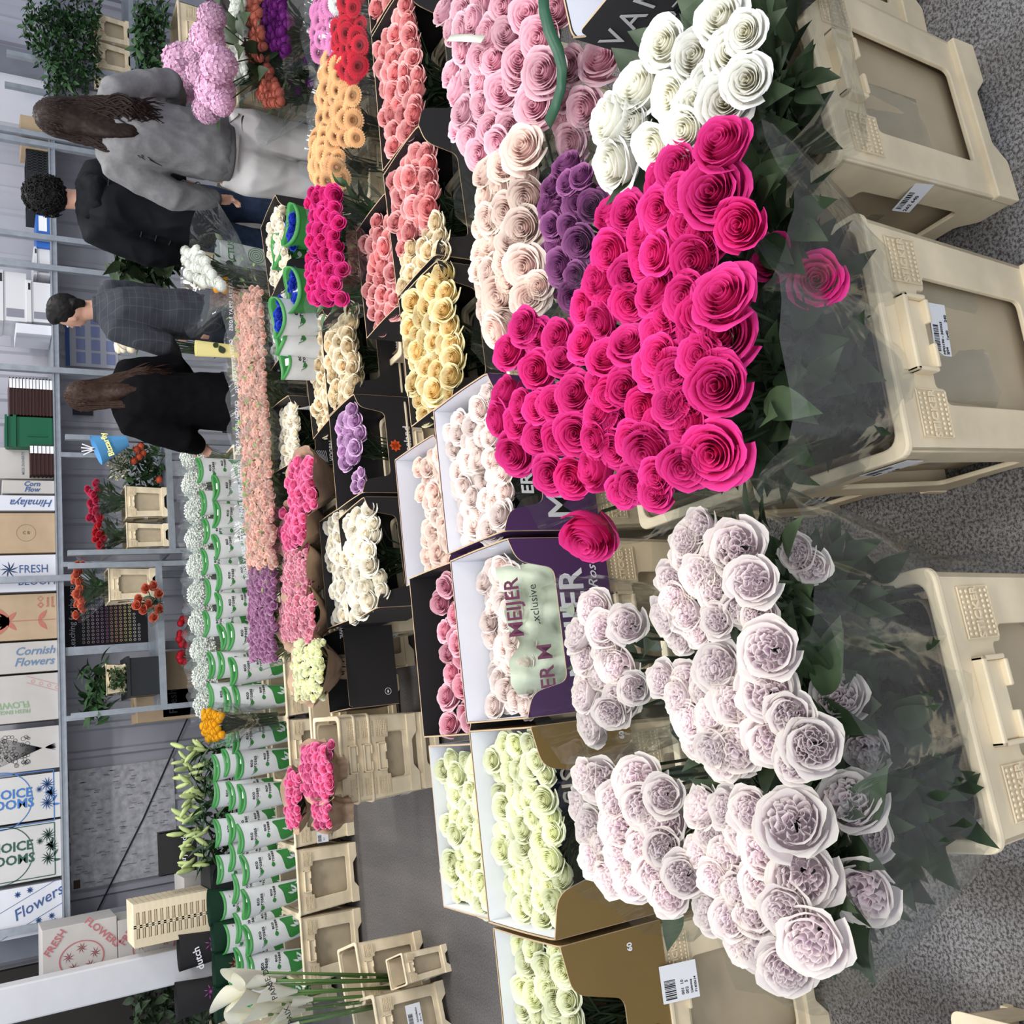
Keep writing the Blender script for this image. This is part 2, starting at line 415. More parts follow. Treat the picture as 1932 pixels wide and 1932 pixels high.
def bunch(name, label, cat, heads, protos, m, base, group=None, leaves=55, sleeve=FILM, ztop=None, lsize=.075, rb=.08, bloom='rose_bloom', sl_marg=.03, gm=DGREEN, stems=True, shift=(0,0), tmax=.97):
    """heads: list of (pos, normal, diameter). A wrapped bunch: blooms, foliage and its sleeve."""
    base = Vector(base); root = thing(name, label, cat, base, 0, group)
    c = sum((h[0] for h in heads), Vector())/len(heads)
    rx = max(abs(h[0].x-c.x) + h[2]*.45 for h in heads); ry = max(abs(h[0].y-c.y) + h[2]*.45 for h in heads)
    zb = Vector((0,0,0))
    for p, nrm, d in heads: put_bloom(root, random.choice(protos), m, p-base, nrm, d, bloom)
    if leaves:
        fo = foliage(zb, c-base-Vector((0,0,.04)), rb, max(rx,ry)*.88, [h[0]-base for h in heads], leaves, lsize, stems, tmax)
        # squash foliage cross-section to the bunch
        o = mesh('foliage', fo, gm, root, True); tag(o, kind='stuff')
    if sleeve:
        zt = (ztop if ztop is not None else c.z+.0) - base.z
        o = mesh('plastic_sleeve', sleeve_vf(zb, c-base+Vector((*shift,0)), rb+.01, rx+sl_marg, ry+sl_marg, zt, seed=len(label)), sleeve, root, True)
    return root
def heads_px(lst, z, up=.75, tocam=.45, out=.45, k=1.12, zj=.015):
    """photo position and size of each bloom -> bloom standing on the bunch's domed top"""
    ps = []
    for it in lst:
        x, y, d = it[:3]; zz = (it[3] if len(it) > 3 else z) + R(-zj, zj)
        p = P(x, y, zz); ps.append((p, d*k*depth(p)/FOC))
    c = sum((p for p, _ in ps), Vector())/len(ps); res = []
    rr = max((p-c).length for p, _ in ps)+1e-3
    for p, d in ps:
        d *= 1.0+max(.04, min(.27, (.12-d)*5))
        o = Vector(((p-c).x, (p-c).y, 0))/rr; tc = (CAM-p).normalized()
        nrm = Vector((0,0,1))*up + tc*tocam + o*out + Vector((R(-.26,.26), R(-.26,.26), 0))
        res.append((p - nrm.normalized()*d*.12, nrm, d))
    return res
def inpoly(p, poly):
    x, y = p; r = False
    for i in range(len(poly)):
        x1, y1 = poly[i-1]; x2, y2 = poly[i]
        if (y1 > y) != (y2 > y) and x < (x2-x1)*(y-y1)/(y2-y1)+x1: r = not r
    return r
def heads_fill(poly, z, d, sp=.82, up=.8, tocam=.3, jit=.22, dome=.02, out=.3):
    """fill a patch of the bunch's top (outlined in the photo) with blooms of diameter d metres"""
    W = [P(x, y, z) for x, y in poly]; pg = [(w.x, w.y) for w in W]
    x0 = min(p[0] for p in pg); x1 = max(p[0] for p in pg); y0 = min(p[1] for p in pg); y1 = max(p[1] for p in pg)
    cx, cy = (x0+x1)/2, (y0+y1)/2; s = d*sp; res = []; row = 0; y = y0+s*.2
    while y < y1:
        x = x0 + (s/2 if row % 2 else s*.2)
        while x < x1:
            q = (x+R(-jit,jit)*s, y+R(-jit,jit)*s)
            if inpoly(q, pg):
                ox, oy = (q[0]-cx)/(x1-x0+.01), (q[1]-cy)/(y1-y0+.01)
                p = Vector((q[0], q[1], z - dome*4*(ox*ox+oy*oy)*.5 + R(-.2,.2)*d))
                n = Vector((0,0,up)) + (CAM-p).normalized()*tocam + Vector((ox,oy,0))*out*2 + Vector((R(-.25,.25),R(-.25,.25),0))
                res.append((p, n, d*R(.88,1.15)))
            x += s
        y += s*.87; row += 1
    if not res: res = [(Vector((cx,cy,z)), Vector((0,0,1)), d)]
    return res
# ------------------------------------------------------------------ the hall
def structure(name, vf, m, **k):
    o = mesh(name, vf, m, **k); o['kind'] = 'structure'; return o
def floor_mat():
    m, n, l, b = nt('worn_concrete')
    tc = n.new('ShaderNodeTexCoord')
    a = n.new('ShaderNodeTexNoise'); a.inputs['Scale'].default_value = 130; a.inputs['Detail'].default_value = 4; a.inputs['Roughness'].default_value = .75
    c = n.new('ShaderNodeTexNoise'); c.inputs['Scale'].default_value = 1.6; c.inputs['Detail'].default_value = 5
    mp = n.new('ShaderNodeMapping'); mp.inputs['Scale'].default_value = (3, .5, 1)
    l.new(tc.outputs['Object'], a.inputs['Vector']); l.new(tc.outputs['Object'], mp.inputs['Vector']); l.new(mp.outputs[0], c.inputs['Vector'])
    r = n.new('ShaderNodeValToRGB'); r.color_ramp.elements[0].position = .42; r.color_ramp.elements[0].color = (.050,.042,.036,1)
    r.color_ramp.elements[1].position = .56; r.color_ramp.elements[1].color = (.27,.27,.27,1); l.new(a.outputs['Fac'], r.inputs[0])
    r2 = n.new('ShaderNodeValToRGB'); r2.color_ramp.elements[0].position = .35; r2.color_ramp.elements[0].color = (.55,.50,.46,1)
    r2.color_ramp.elements[1].position = .7; r2.color_ramp.elements[1].color = (1.25,1.25,1.27,1); l.new(c.outputs['Fac'], r2.inputs[0])
    x = n.new('ShaderNodeMix'); x.data_type = 'RGBA'; x.blend_type = 'MULTIPLY'; x.inputs[0].default_value = 1
    l.new(r.outputs[0], x.inputs[6]); l.new(r2.outputs[0], x.inputs[7])
    # the aisle strip is worn darker and browner
    sp = n.new('ShaderNodeSeparateXYZ'); l.new(tc.outputs['Object'], sp.inputs[0])
    g = n.new('ShaderNodeMapRange'); g.inputs['From Min'].default_value = 2.4; g.inputs['From Max'].default_value = 3.2; l.new(sp.outputs['Y'], g.inputs['Value'])
    d = n.new('ShaderNodeMix'); d.data_type = 'RGBA'; l.new(g.outputs['Result'], d.inputs[0]); l.new(x.outputs[2], d.inputs[6])
    r3 = n.new('ShaderNodeValToRGB'); r3.color_ramp.elements[0].color = (.028,.023,.021,1); r3.color_ramp.elements[1].color = (.105,.090,.082,1)
    r3.color_ramp.elements[0].position = .3; r3.color_ramp.elements[1].position = .75
    l.new(c.outputs['Fac'], r3.inputs[0])
    y = n.new('ShaderNodeMix'); y.data_type = 'RGBA'; y.inputs[0].default_value = .22; l.new(r3.outputs[0], y.inputs[6]); l.new(r.outputs[0], y.inputs[7])
    l.new(y.outputs[2], d.inputs[7]); l.new(d.outputs[2], b.inputs['Base Color']); b.inputs['Roughness'].default_value = .75
    return m
structure('floor', box(-6, 12, -1, 9.5, -.1, 0), floor_mat())
WY = 8.0
def corrugated():
    V, F = [], []; x = -6.; prof = []
    while x < 12:
        prof += [(x, 0), (x+.135, 0), (x+.15, -.028), (x+.185, -.028)]; x += .20
    for px, py in prof: V += [Vector((px, WY+py, 0)), Vector((px, WY+py, 4.5))]
    for i in range(len(prof)-1): F.append([2*i, 2*i+2, 2*i+3, 2*i+1])
    return V, F
structure('wall_back', corrugated(), mat('wall_sheet', (.40,.40,.45), .45, .10, 2))
structure('trim_1', box(*sorted((PY(130,1760,7.85).x-.09, PY(130,1760,7.85).x+.09)), 7.75, 7.93, 0, 4.4), mat('column_grey', (.16,.17,.20), .5, .1))
pX = PY(60,160,7.7).x
structure('trim_2', box(pX-.28, pX+.22, 7.86, 7.95, 0.9, 4.4), mat('white_panel', (.62,.62,.66), .5))
pX = PY(90,110,7.7).x
structure('trim_3', box(pX-.11, pX+.11, 7.8, 7.93, 0, 4.4), mat('column_grey', (.16,.17,.20)))

xd = PY(150,1835,7.9).x
structure('opening_shade_panel', box(xd-1.6, xd+.12, 7.88, 7.94, 0, 4.4), mat('painted_opening_shade', (.030,.026,.022), .8, .2, 3))  # solid panel, coloured near-black for the shade inside a dark opening
# ------------------------------------------------------------------ flower buckets
BW, BD, BH = .45, .36, .58
def bucket_front(w, h, holes=True):
    o = rpoly([(-w/2,0),(-w/2+.09,0),(-w/2+.13,.045),(w/2-.13,.045),(w/2-.09,0),(w/2,0),(w/2,h),(-w/2,h)], [.01,.01,.01,.01,.01,.01,.012,.012])
    hs = [rpoly([(-w*.29,.105),(w*.29,.105),(w*.29,h-.15),(w*.22,h-.15),(w*.22,h-.125),(-w*.22,h-.125),(-w*.22,h-.15),(-w*.29,h-.15)], [.02,.02,.02,.01,.01,.01,.01,.02])] if holes else []
    return plate(o, hs, .012, .003)
def make_bucket():
    r = thing('flower_bucket', 'x', 'bucket')
    s = []
    fr = bucket_front(BW, BH)
    s.append(xf(fr, T(0, .006, 0) @ FRONT)); s.append(xf(fr, T(0, BD-.006, 0) @ FRONT))
    sd = bucket_front(BD, BH)
    for sg in (-1, 1): s.append(xf(sd, T(sg*(BW/2-.006), BD/2, 0) @ RZ(PI/2) @ FRONT))
    v, f = join(*s)
    v = [Vector((p.x*(.90+.10*p.z/BH), BD/2+(p.y-BD/2)*(.90+.10*p.z/BH), p.z)) for p in v]
    mesh('body', (v, f), BEIGE, r)
    rim = plate(rpoly([(-BW/2-.010,-.010),(BW/2+.010,-.010),(BW/2+.010,BD+.010),(-BW/2-.010,BD+.010)], .03), [rpoly([(-BW/2+.014,.014),(BW/2-.014,.014),(BW/2-.014,BD-.014),(-BW/2+.014,BD-.014)], .03)], .016, .004)
    mesh('rim', xf(rim, T(0,0,BH)), BEIGE, r)
    sk = []
    for sg, n, ww in ((0,-.012,BW),):
        o = rpoly([(-BW*.46,0),(-BW*.46+.10,0),(-BW*.46+.14,.04),(BW*.46-.14,.04),(BW*.46-.10,0),(BW*.46,0),(BW*.46,.075),(-BW*.46,.075)], .006)
        sk.append(xf(plate(o, [], .022, .003), T(0, .013, 0) @ FRONT)); sk.append(xf(plate(o, [], .022, .003), T(0, BD-.013, 0) @ FRONT))
    for k_ in sk: mesh('foot_rail', k_, BEIGE, r)
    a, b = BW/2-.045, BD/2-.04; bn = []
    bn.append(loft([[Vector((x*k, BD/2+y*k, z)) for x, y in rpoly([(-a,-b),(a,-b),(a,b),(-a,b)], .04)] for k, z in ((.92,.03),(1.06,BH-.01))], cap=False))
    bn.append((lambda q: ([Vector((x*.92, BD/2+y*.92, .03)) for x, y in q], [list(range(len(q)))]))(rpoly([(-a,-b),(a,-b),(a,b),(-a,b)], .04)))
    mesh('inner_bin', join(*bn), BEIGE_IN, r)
    h = []
    h.append(box(-.075,.075,-.020,.004,BH-.062,BH-.050)); h.append(box(-.075,-.066,-.020,.004,BH-.112,BH-.050)); h.append(box(.066,.075,-.020,.004,BH-.112,BH-.050))
    h.append(box(-.066,.066,-.010,.0,BH-.112,BH-.062)); h.append(box(-.066,-.02,-.022,-.006,BH-.116,BH-.106)); h.append(box(.02,.066,-.022,-.006,BH-.116,BH-.106))
    bev(mesh('handle', join(*h), BEIGE, r), .003, 2)
    for sg in (-1, 1):
        d = []
        for i in range(9):
            for j in range(6):
                if j in (2,3): continue
                x = sg*.150 + (i-4)*.0092; z = BH-.095+(j-2.5)*.0135
                d.append(xf(ball((0,0,0), (.0036,.0036,.0022), 6, 4), T(x, -.003, z) @ RX(PI/2)))
        d.append(xf(text('STICKER', .024, .0004, .0012), T(sg*.150, -.003, BH-.095) @ FRONT))
        for z0 in (BH-.137, BH-.055): d.append(box(sg*.150-.045, sg*.150+.045, -.0035, -.001, z0, z0+.0015))
        for x0 in (-.0455, .044): d.append(box(sg*.150+x0, sg*.150+x0+.0015, -.0035, -.001, BH-.137, BH-.053))
        mesh('sticker_panel', join(*d), BEIGE, r)
    return r
BK = make_bucket()
def bucket(x, y, label, sc=(1,1,1), rz=0, group='beige flower buckets', z=0):
    return place(BK, USED, (x, y, z), rz, sc, label, group)
def sticker(parent, M, w, h, lines, name='paper_label'):
    """printed delivery label: white slip, barcode and lines of print"""
    lab_ = mesh(name, xf(plate(rpoly([(-w/2,-h/2),(w/2,-h/2),(w/2,h/2),(-w/2,h/2)], .002), [], .0008), M), LABELW, parent)
    d = []; x = -w*.42
    while x < w*.1:
        ww = random.choice((.0012,.002,.0032)); d.append(poly2([(x,h*.12),(x+ww,h*.12),(x+ww,h*.42),(x,h*.42)])); x += ww+random.choice((.0012,.002))
    for s, sx, sy, sz in lines: d.append(xf(text(s, sz, .0002, .0002, 'LEFT'), T(sx, sy, 0)))
    mesh('print', xf(join(*d), M @ T(0,0,.0012)), INK, lab_)
    return

gb = 'tall beige flower buckets in the foreground'
b1 = bucket(1.145, 1.06, 'tall beige bucket with a cut-out window under the white roses', (.98,1,1), math.radians(3), gb)
b2 = bucket(.57, 1.03, 'tall beige bucket under the nearest hot pink roses, delivery slip on its recessed front', (1,1,1), 0, gb)
b3 = bucket(-.09, 1.02, 'tall beige bucket under the nearest mauve garden roses', (1,1,1), math.radians(3), gb)
sticker(b2, T(.04,.036,.36) @ RZ(math.radians(-4)) @ FRONT @ RZ(0), .105, .050, [('HFO190 - 260325', -.05, -.004, .009), ('2J04', -.05, -.014, .009), ('1x40      240', -.02, -.020, .010)])
sticker(b2, T(-.226,.10,.50) @ RZ(-PI/2) @ FRONT, .11, .045, [('2043', -.05, -.006, .012), ('1 x 40', -.02, -.017, .010)])
sticker(b1, T(-.222,.05,.30) @ RZ(-PI/2+.25) @ FRONT @ RZ(.1), .085, .05, [('262 640', -.04, -.008, .013)])
bucket(1.12, 1.44, 'tall beige bucket behind the white roses bucket, mostly hidden', (1,1,1), 0, gb)
bucket(.60, 1.42, 'tall beige bucket directly behind the bucket of hot pink roses', (1,1,1), 0, gb)
bucket(-.06, 1.41, 'tall beige bucket behind the nearest mauve roses bucket', (1,1,1), math.radians(-2), gb)
for x, lab in ((-.80,'beige bucket under the gold box at the lower left, white price ticket on its rim'), (-.305,'beige bucket under the gold box of green-white roses'), (.175,'beige bucket in front of the purple box marked 60, under the single pink rose'), (.645,'beige bucket under the further purple-fronted box of pale roses'), (1.12,'beige bucket under the light pink roses beside the purple boxes'), (1.60,'beige bucket under the pinkest roses at the right edge')):
    b = bucket(x, 2.02, lab, (1,.82,1), 0, 'second row of beige buckets')
    if x == -.80:
        sticker(b, T(.09,-.03,.50) @ RX(-.25) @ FRONT, .085, .10, [('001  10', -.03, -.006, .011), ('002   5', -.03, -.018, .011), ('Lisiantus', -.03, -.030, .009), ('F1400614', -.03, -.042, .009)])
bucket(-.27, 2.35, 'beige bucket under the white box of green-white roses at the back', (1,.7,1), 0, 'third row of beige buckets')
bucket(.18, 2.36, 'beige bucket under the long black box of pink roses', (1,.7,1), 0, 'third row of beige buckets')
p = P(1795,1903,.17)
bucket(p.x-.235, p.y-.33, 'low beige crate corner on the concrete at the bottom left', (1,.9,.3), 0, 'low beige crates on the floor')
# aisle row of low buckets under the green-rimmed sleeves
n = 0
for px in (1850, 1735, 1618, 1503, 1390, 1280, 1170, 1060, 950, 845):
    q = PY(675, px+52, 5.60); n += 1
    nm = ('first','second','third','fourth','fifth','sixth','seventh','eighth','ninth','tenth')[n-1]
    b = bucket(-1.42+.175+ (n-1)*.37, 5.62, nm+' low beige bucket from the left under the green and white rose sleeves', (.80,1.02,.62), R(-.03,.03), 'low beige buckets across the aisle')
    if n == 3: sticker(b, T(-.17,-.02,.33) @ FRONT, .09, .11, [('L1', -.03,-.01,.02)])
# stack of nested buckets by the aisle
for k, (lab) in enumerate(('lowest bucket of the nested beige stack by the aisle', 'middle bucket of the nested beige stack by the aisle', 'topmost bucket of the nested beige stack by the aisle, open window in front')):
    bucket(-.18, 4.26, lab, (.86,1,.66), math.radians(-1), 'nested stack of beige buckets', z=.07*k)
bucket(.04, 4.75, 'low beige bucket just behind the nested stack', (.82,1,.66), 0, 'low beige buckets in the middle rows')
bucket(.56, 4.25, 'low beige bucket with a worn stain on its recessed front', (.84,1,.66), 0, 'low beige buckets in the middle rows')
bucket(.60, 4.68, 'low beige bucket behind the stained one', (.84,1,.66), 0, 'low beige buckets in the middle rows')
b = P(700,1278,.22); st = mesh('stain', xf(plate(rpoly([(-.05,-.05),(.01,-.06),(.06,-.03),(.05,.05),(-.01,.06),(-.05,.02)], .02), [], .0006), T(.56-.0,4.29,.20) @ FRONT), mat('glue_stain', (.30,.24,.16), .8, .5, 60))
tag(st, 'brown glue stain on the front of the low beige bucket', 'stain')

# ------------------------------------------------------------------ cardboard flower boxes
def flower_box(name, label, p0, p1, dep, h, ext, inn, low=.46, flap=.13, rad=.035, group='cardboard boxes of cut roses', edge=KRAFT, liner=True):
    """p0: back right top corner, p1: back left top corner; opens upward, front cut down between two flaps"""
    p0 = Vector(p0); p1 = Vector(p1); W = (p0-p1).length; ang = math.atan2(p0.y-p1.y, p0.x-p1.x)
    z1 = (p0.z+p1.z)/2
    r = thing(name, label, 'box', (p1.x, p1.y, z1-h), ang, group)
    fl = W*flap; t = .004; mats = [ext, edge]
    bk = plate([(0,0),(W,0),(W,h),(0,h)], [], t)
    mesh('back_panel', xf(bk, T(0,0,0) @ FRONT), mats, r, midx=edge_idx(bk))
    sd = plate(rpoly([(0,0),(dep,0),(dep,h*.97),(dep*.55,h),(0,h)], [0,0,.02,.05,0]), [], t)
    for x in (0, W): mesh('side_panel', xf(sd, T(x,0,0) @ RZ(-PI/2) @ FRONT), mats, r, midx=edge_idx(sd))
    fo = rpoly([(0,0),(W,0),(W,h*.97),(W-fl,h*.90),(W-fl*1.35,h*low),(fl*1.35,h*low),(fl,h*.90),(0,h*.97)], [0,0,.004,rad,rad*.7,rad*.7,rad,.004])
    fp = plate(fo, [], t); mesh('front_panel', xf(fp, T(0,-dep,0) @ FRONT), mats, r, midx=edge_idx(fp))
    mesh('base_panel', box(0, W, -dep, 0, .0, .004), ext, r)
    if liner:
        e = .0028
        L = [xf(([Vector(q) for q in ((.003,.003,0),(W-.003,.003,0),(W-.003,h-.002,0),(.003,h-.002,0))], [[0,1,2,3]]), T(0,-e,0) @ FRONT)]
        for x in (e, W-e):
            pts = rpoly([(.002,0),(dep-.002,0),(dep-.002,h*.97-.003),(dep*.55,h-.003),(.002,h-.003)], [0,0,.02,.05,0])
            L.append(xf(poly2(pts), T(x,0,0) @ RZ(-PI/2) @ FRONT))
        L.append(xf(poly2([(q.x*.996+.001, q.y*.994) for q in fo]), T(0,-dep+e,0) @ FRONT))
        mesh('liner', join(*L), inn, r)
    return r, W, dep, h
def fill_box(bx, name, label, m, protos, d, z=.8, sp=.78, group='loose roses packed in boxes', x0=.03, x1=.97, y0=.12, y1=.95, slv=True, tocam=.35, slope=0, leaves=26, bloom='rose_bloom'):
    r, W, dep, h = bx; M = Matrix.Translation(r.location) @ Matrix.Rotation(r.rotation_euler.z, 4, 'Z')
    heads = []; s = d*sp; row = 0; y = -dep*y0
    while y > -dep*y1:
        x = W*x0 + d*.3 + (s/2 if row % 2 else 0)
        while x < W*x1 - d*.25:
            p = M @ Vector((x+R(-.2,.2)*s, y+R(-.2,.2)*s, h*z + R(-.3,.3)*d + slope*(y/dep)))
            heads.append((p, Vector((R(-.3,.3), R(-.35,.15), 1)) + (CAM-p).normalized()*tocam, d*R(.9,1.18))); x += s
        y -= s*.85; row += 1
    base = M @ Vector((W/2, -dep/2, .01))
    for i_,(p_,n_,d_) in enumerate(heads): heads[i_] = (p_, n_, d_*1.14)
    return bunch(name, label, 'roses', heads, protos, m, base, group, leaves, None, lsize=.05, rb=min(.08, dep*.25), bloom=bloom)
def letters(parent, s, size, m, M, bold=0, **k):
    for ch in parent.children:
        if ch.name.split('.')[0] in ('front_panel','sheet','carton','blue_wrap') and ch.matrix_local.is_identity: parent = ch; break
    return mesh('lettering', xf(text(s, size, bold, .0004, **k), M), m, parent)
def bxp(a, b, z, pad=0):
    return P(*a, z), P(*b, z)
# purple boxes, nearest row
A = flower_box('flower_box', 'white-lined purple box with large white capitals and the number 60, green paper inside', PY(849,1059,2.32), PY(881,1364,2.32), .31, .30, PURPLE, WHITE, low=.55)
fr = A[0]; W = A[1]
letters(fr, 'MEIJER', .104, WINK, T(W*.50, -.3135, .116) @ FRONT, .0015, sx=.92, space=1.0)
letters(fr, 'Roses', .040, WINK, T(W*.80, -.3135, .050) @ FRONT, 0, shear=.35)
letters(fr, '60', .042, WINK, T(W*.935, -.3135, .045) @ FRONT, .0012)
fill_box(A, 'rose_bunch', 'pale blush roses in the purple box, some wrapped in green printed paper', CP['pale'], ROSE, .062, .72, y1=.75)
pp = bxp((849,1059),(881,1364),.85)
def paper_wrap(parent, W, z0, z1, y0, y1, x0, x1, m, name='printed_paper'):
    V, F = [], []; nx, nz = 34, 8
    for i in range(nx+1):
        for j in range(nz+1):
            u, v = i/nx, j/nz; x = x0+(x1-x0)*u
            V.append(Vector((x, y0+(y1-y0)*v + .018*sin(u*17+v*4)+.010*sin(u*31-v*7)+.006*sin(v*19+u*9)-.02*sin(PI*u), z0+(z1-z0)*v + .008*sin(u*14))))
    for i in range(nx):
        for j in range(nz): q = i*(nz+1)+j; F.append([q, q+nz+1, q+nz+2, q+1])
    return mesh(name, (V, F), m, parent, True)
SAGE = mat('sage_paper', (.50,.55,.42), .6, .12, 12, bump=.3); MARO = mat('maroon_ink', (.12,.02,.06), .5)
pw = thing('wrapping_paper', 'crumpled pale green printed paper wrap inside the purple box', 'paper', fr.location, fr.rotation_euler.z)
paper_wrap(pw, W, .12, .262, -.285, -.205, W*.13, W*.88, SAGE, 'sheet')
tilt = T(0,0,0) @ FRONT @ RX(-.55)
for s, x, z, y, sz in (('MEIJER', W*.62, .262, -.245, .052), ('ER M', W*.27, .205, -.275, .052)):
    letters(pw, s, sz, MARO, T(x, y-.012, z) @ tilt, .0008)
letters(pw, 'exclusive', .030, INK, T(W*.62, -.278, .215) @ tilt)
A2 = flower_box('flower_box', 'white-lined purple box of pale blush roses beside the hot pink roses', PY(812,775,2.32), PY(850,1045,2.32), .31, .30, PURPLE, WHITE, low=.55)
letters(A2[0], 'MEIJER', .104, WINK, T(A2[1]*.40, -.3135, .116) @ FRONT, .0015, sx=.92)
letters(A2[0], 'ER', .05, WINK, T(A2[1]*.30, -.300, .20) @ FRONT, .001)
fill_box(A2, 'rose_bunch', 'pale blush roses filling the further purple box', CP['pale'], ROSE, .066, .84)
# gold boxes
A3 = flower_box('flower_box', 'white-lined gold box with a dark printed sheet beside the mauve roses', PY(887,1380,2.32), PY(920,1740,2.32), .31, .30, GOLD, WHITE, low=.36, flap=.20)
letters(A3[0], '60', .020, WINK, T(A3[1]*.90, -.3135, .03) @ FRONT, .0006)
fill_box(A3, 'rose_bunch', 'pale green-white roses filling the gold box beside the mauve roses', CP['green'], ROSE, .060, .80, y1=1.0)
NAVY = mat('navy_print', (.012,.014,.03), .4)
dk = thing('wrapping_paper', 'dark navy paper sheet with pale capitals standing in the gold box', 'paper', A3[0].location, A3[0].rotation_euler.z)
paper_wrap(dk, 1,   .12, .25, -.285, -.235, A3[1]*.56, A3[1]*.86, NAVY, 'sheet')
letters(dk, 'SISK', .075, mat('pale_gold_ink', (.45,.40,.33), .5), T(A3[1]*.74, -.302, .185) @ FRONT @ RX(-.38), 0)
A4 = flower_box('flower_box', 'gold box with black and white lettering at the lower left edge', PY(930,1752,2.32), PY(972,2150,2.32), .31, .30, GOLD, WHITE, low=.44, flap=.22)
letters(A4[0], 'ROSES', .045, INK, T(A4[1]*.42, -.3135, .055) @ FRONT, .0006)
letters(A4[0], 'NATURE', .02, WINK, T(A4[1]*.42, -.3135, .02) @ FRONT, .0003)
letters(A4[0], '60', .020, WINK, T(A4[1]*.92, -.3135, .10) @ FRONT, .0006)
fill_box(A4, 'rose_bunch', 'pale green-white roses in the gold box at the lower left edge', CP['green'], ROSE, .066, .82)
# second line of boxes
B1 = flower_box('flower_box', 'low white box of green-white roses behind the gold box', PY(808,1408,2.62), PY(838,1710,2.62), .28, .25, WHITE, WHITE, low=.7)
fill_box(B1, 'rose_bunch', 'pale green-white roses in the white box nearest the aisle', CP['green'], ROSE, .062, .82)
B2 = flower_box('flower_box', 'long black box holding a few pink roses next to the purple box', PY(769,1092,2.62), PY(803,1390,2.62), .28, .27, BLACK, BLACK, low=.7, liner=False)
fill_box(B2, 'rose_bunch', 'seven rose-pink roses laid in the black box next to the purple box', CP['spink'], ROSE, .064, .82, y0=.45, y1=.9, sp=1.05, leaves=8)
B3 = flower_box('flower_box', 'white-lined box of pale roses with purple tape, behind the purple box', PY(744,868,2.9), PY(768,1105,2.9), .30, .26, PURPLE, WHITE, low=.7)
fill_box(B3, 'rose_bunch', 'pale cream-pink roses in the white-lined box behind the purple one', CP['blush'], ROSE, .066, .74, y0=.3)
# black boxes further up
def bbox(a, b, z, lab, dep=.30, h=.26, inn=BLACK, **k):
    p0, p1 = P(*a, z), P(*b, z); return flower_box('flower_box', lab, p0, p1, dep, h, BLACK, inn, liner=False, **k)
X1 = bbox((752,566),(776,805), .70, 'black box of yellow roses, bottom of the black boxes by the light pink roses')
fill_box(X1, 'rose_bunch', 'soft yellow roses with golden hearts in the black box', CP['yellow'], ROSE, .075, .86, tocam=.5)
letters(X1[0], 'ALLURE', .03, WINK, T(X1[1]*.5,-.303,.05) @ FRONT)
X2 = bbox((723,331),(750,560), .70, 'black box of coral-pink roses with a few cream ones')
fill_box(X2, 'rose_bunch', 'coral pink roses in the black box next to the yellow roses', CP['coral'], ROSE, .068, .86, x0=.32, tocam=.5)
fill_box(X2, 'rose_bunch', 'cream roses sharing the black box with the coral pink ones', CP['cream'], ROSE, .062, .86, x0=.02, x1=.32, leaves=8)
X3 = bbox((701,70),(722,322), .70, 'black box of coral-pink roses between the gerberas and the light pink roses')
fill_box(X3, 'rose_bunch', 'coral pink roses in the black box beside the gerberas', CP['coral'], ROSE, .068, .86, tocam=.5)
X3b = bbox((682,-180),(700,62), .70, 'black box of coral-pink roses at the right edge')
fill_box(X3b, 'rose_bunch', 'coral pink roses in the black box at the right edge', CP['coral'], ROSE, .068, .86, tocam=.5)
X4 = bbox((672,437),(692,638), .62, 'small black box of coral roses behind the yellow roses')
fill_box(X4, 'rose_bunch', 'small coral pink roses in the black box behind the yellow ones', CP['coral'], ROSE, .066, .84, tocam=.45)
X5 = bbox((606,612),(620,785), .56, 'black box of cream roses with a printed black sleeve front')
fill_box(X5, 'rose_bunch', 'cream and pale apricot roses in the black box', CP['cream'], ROSE, .072, .84, tocam=.45)
letters(X5[0], 'ALLURE', .026, WINK, T(X5[1]*.60,-.303,.02) @ FRONT @ RZ(0))
X6 = bbox((621,787),(636,962), .58, 'black box of lilac roses with an orange leaf emblem')
fill_box(X6, 'rose_bunch', 'six lilac roses in the black box with the orange leaf', CP['lilac'], ROSE, .07, .86, x0=.38, x1=.92, y0=.35, tocam=.5, leaves=10)
letters(X6[0], 'Roseland', .045, WINK, T(X6[1]*.50,-.304,.025) @ FRONT, .0008)
st = [leafp(0,0,.028,.009,a) for a in [2*PI*i/8 for i in range(8)]]
mesh('leaf_emblem', xf(join(*st), T(X6[1]*.48,-.304,.085) @ FRONT), mat('orange_ink', (.75,.10,.02), .5), X6[0])
fill_box(X6, 'rose_bunch', 'few lilac roses in a clear sleeve at the left end of the black box', CP['lilac'], ROSE, .05, .8, x0=.02, x1=.3, y0=.5, y1=.8, leaves=0)
X7 = bbox((638,980),(660,1177), .60, 'black box of ivory roses above the beige buckets')
fill_box(X7, 'rose_bunch', 'ivory white roses in the black box above the beige buckets', CP['ivory'], ROSE, .074, .9, tocam=.5)
X8 = bbox((602,985),(618,1186), .57, 'black box printed with small white lettering behind the ivory roses')
fill_box(X8, 'rose_bunch', 'ivory roses showing behind the ivory rose box', CP['ivory'], ROSE, .062, .84)
letters(X8[0], 'Bloodspuur', .03, WINK, T(.02,-.0,.20) @ RZ(PI) @ FRONT)
X9 = bbox((570,640),(591,828), .56, 'black box of apricot roses behind the cream ones')
fill_box(X9, 'rose_bunch', 'pale apricot roses in the box behind the cream roses', CP['cream'], ROSE, .062, .84)
XA = bbox((513,770),(518,892), .66, 'small black box with diagonally striped white flaps', dep=.26, h=.24)
fill_box(XA, 'rose_bunch', 'small white spray roses in the striped black box', CP['ivory'], MEDIUM, .045, .8, tocam=.5)
W = XA[1]; d = []
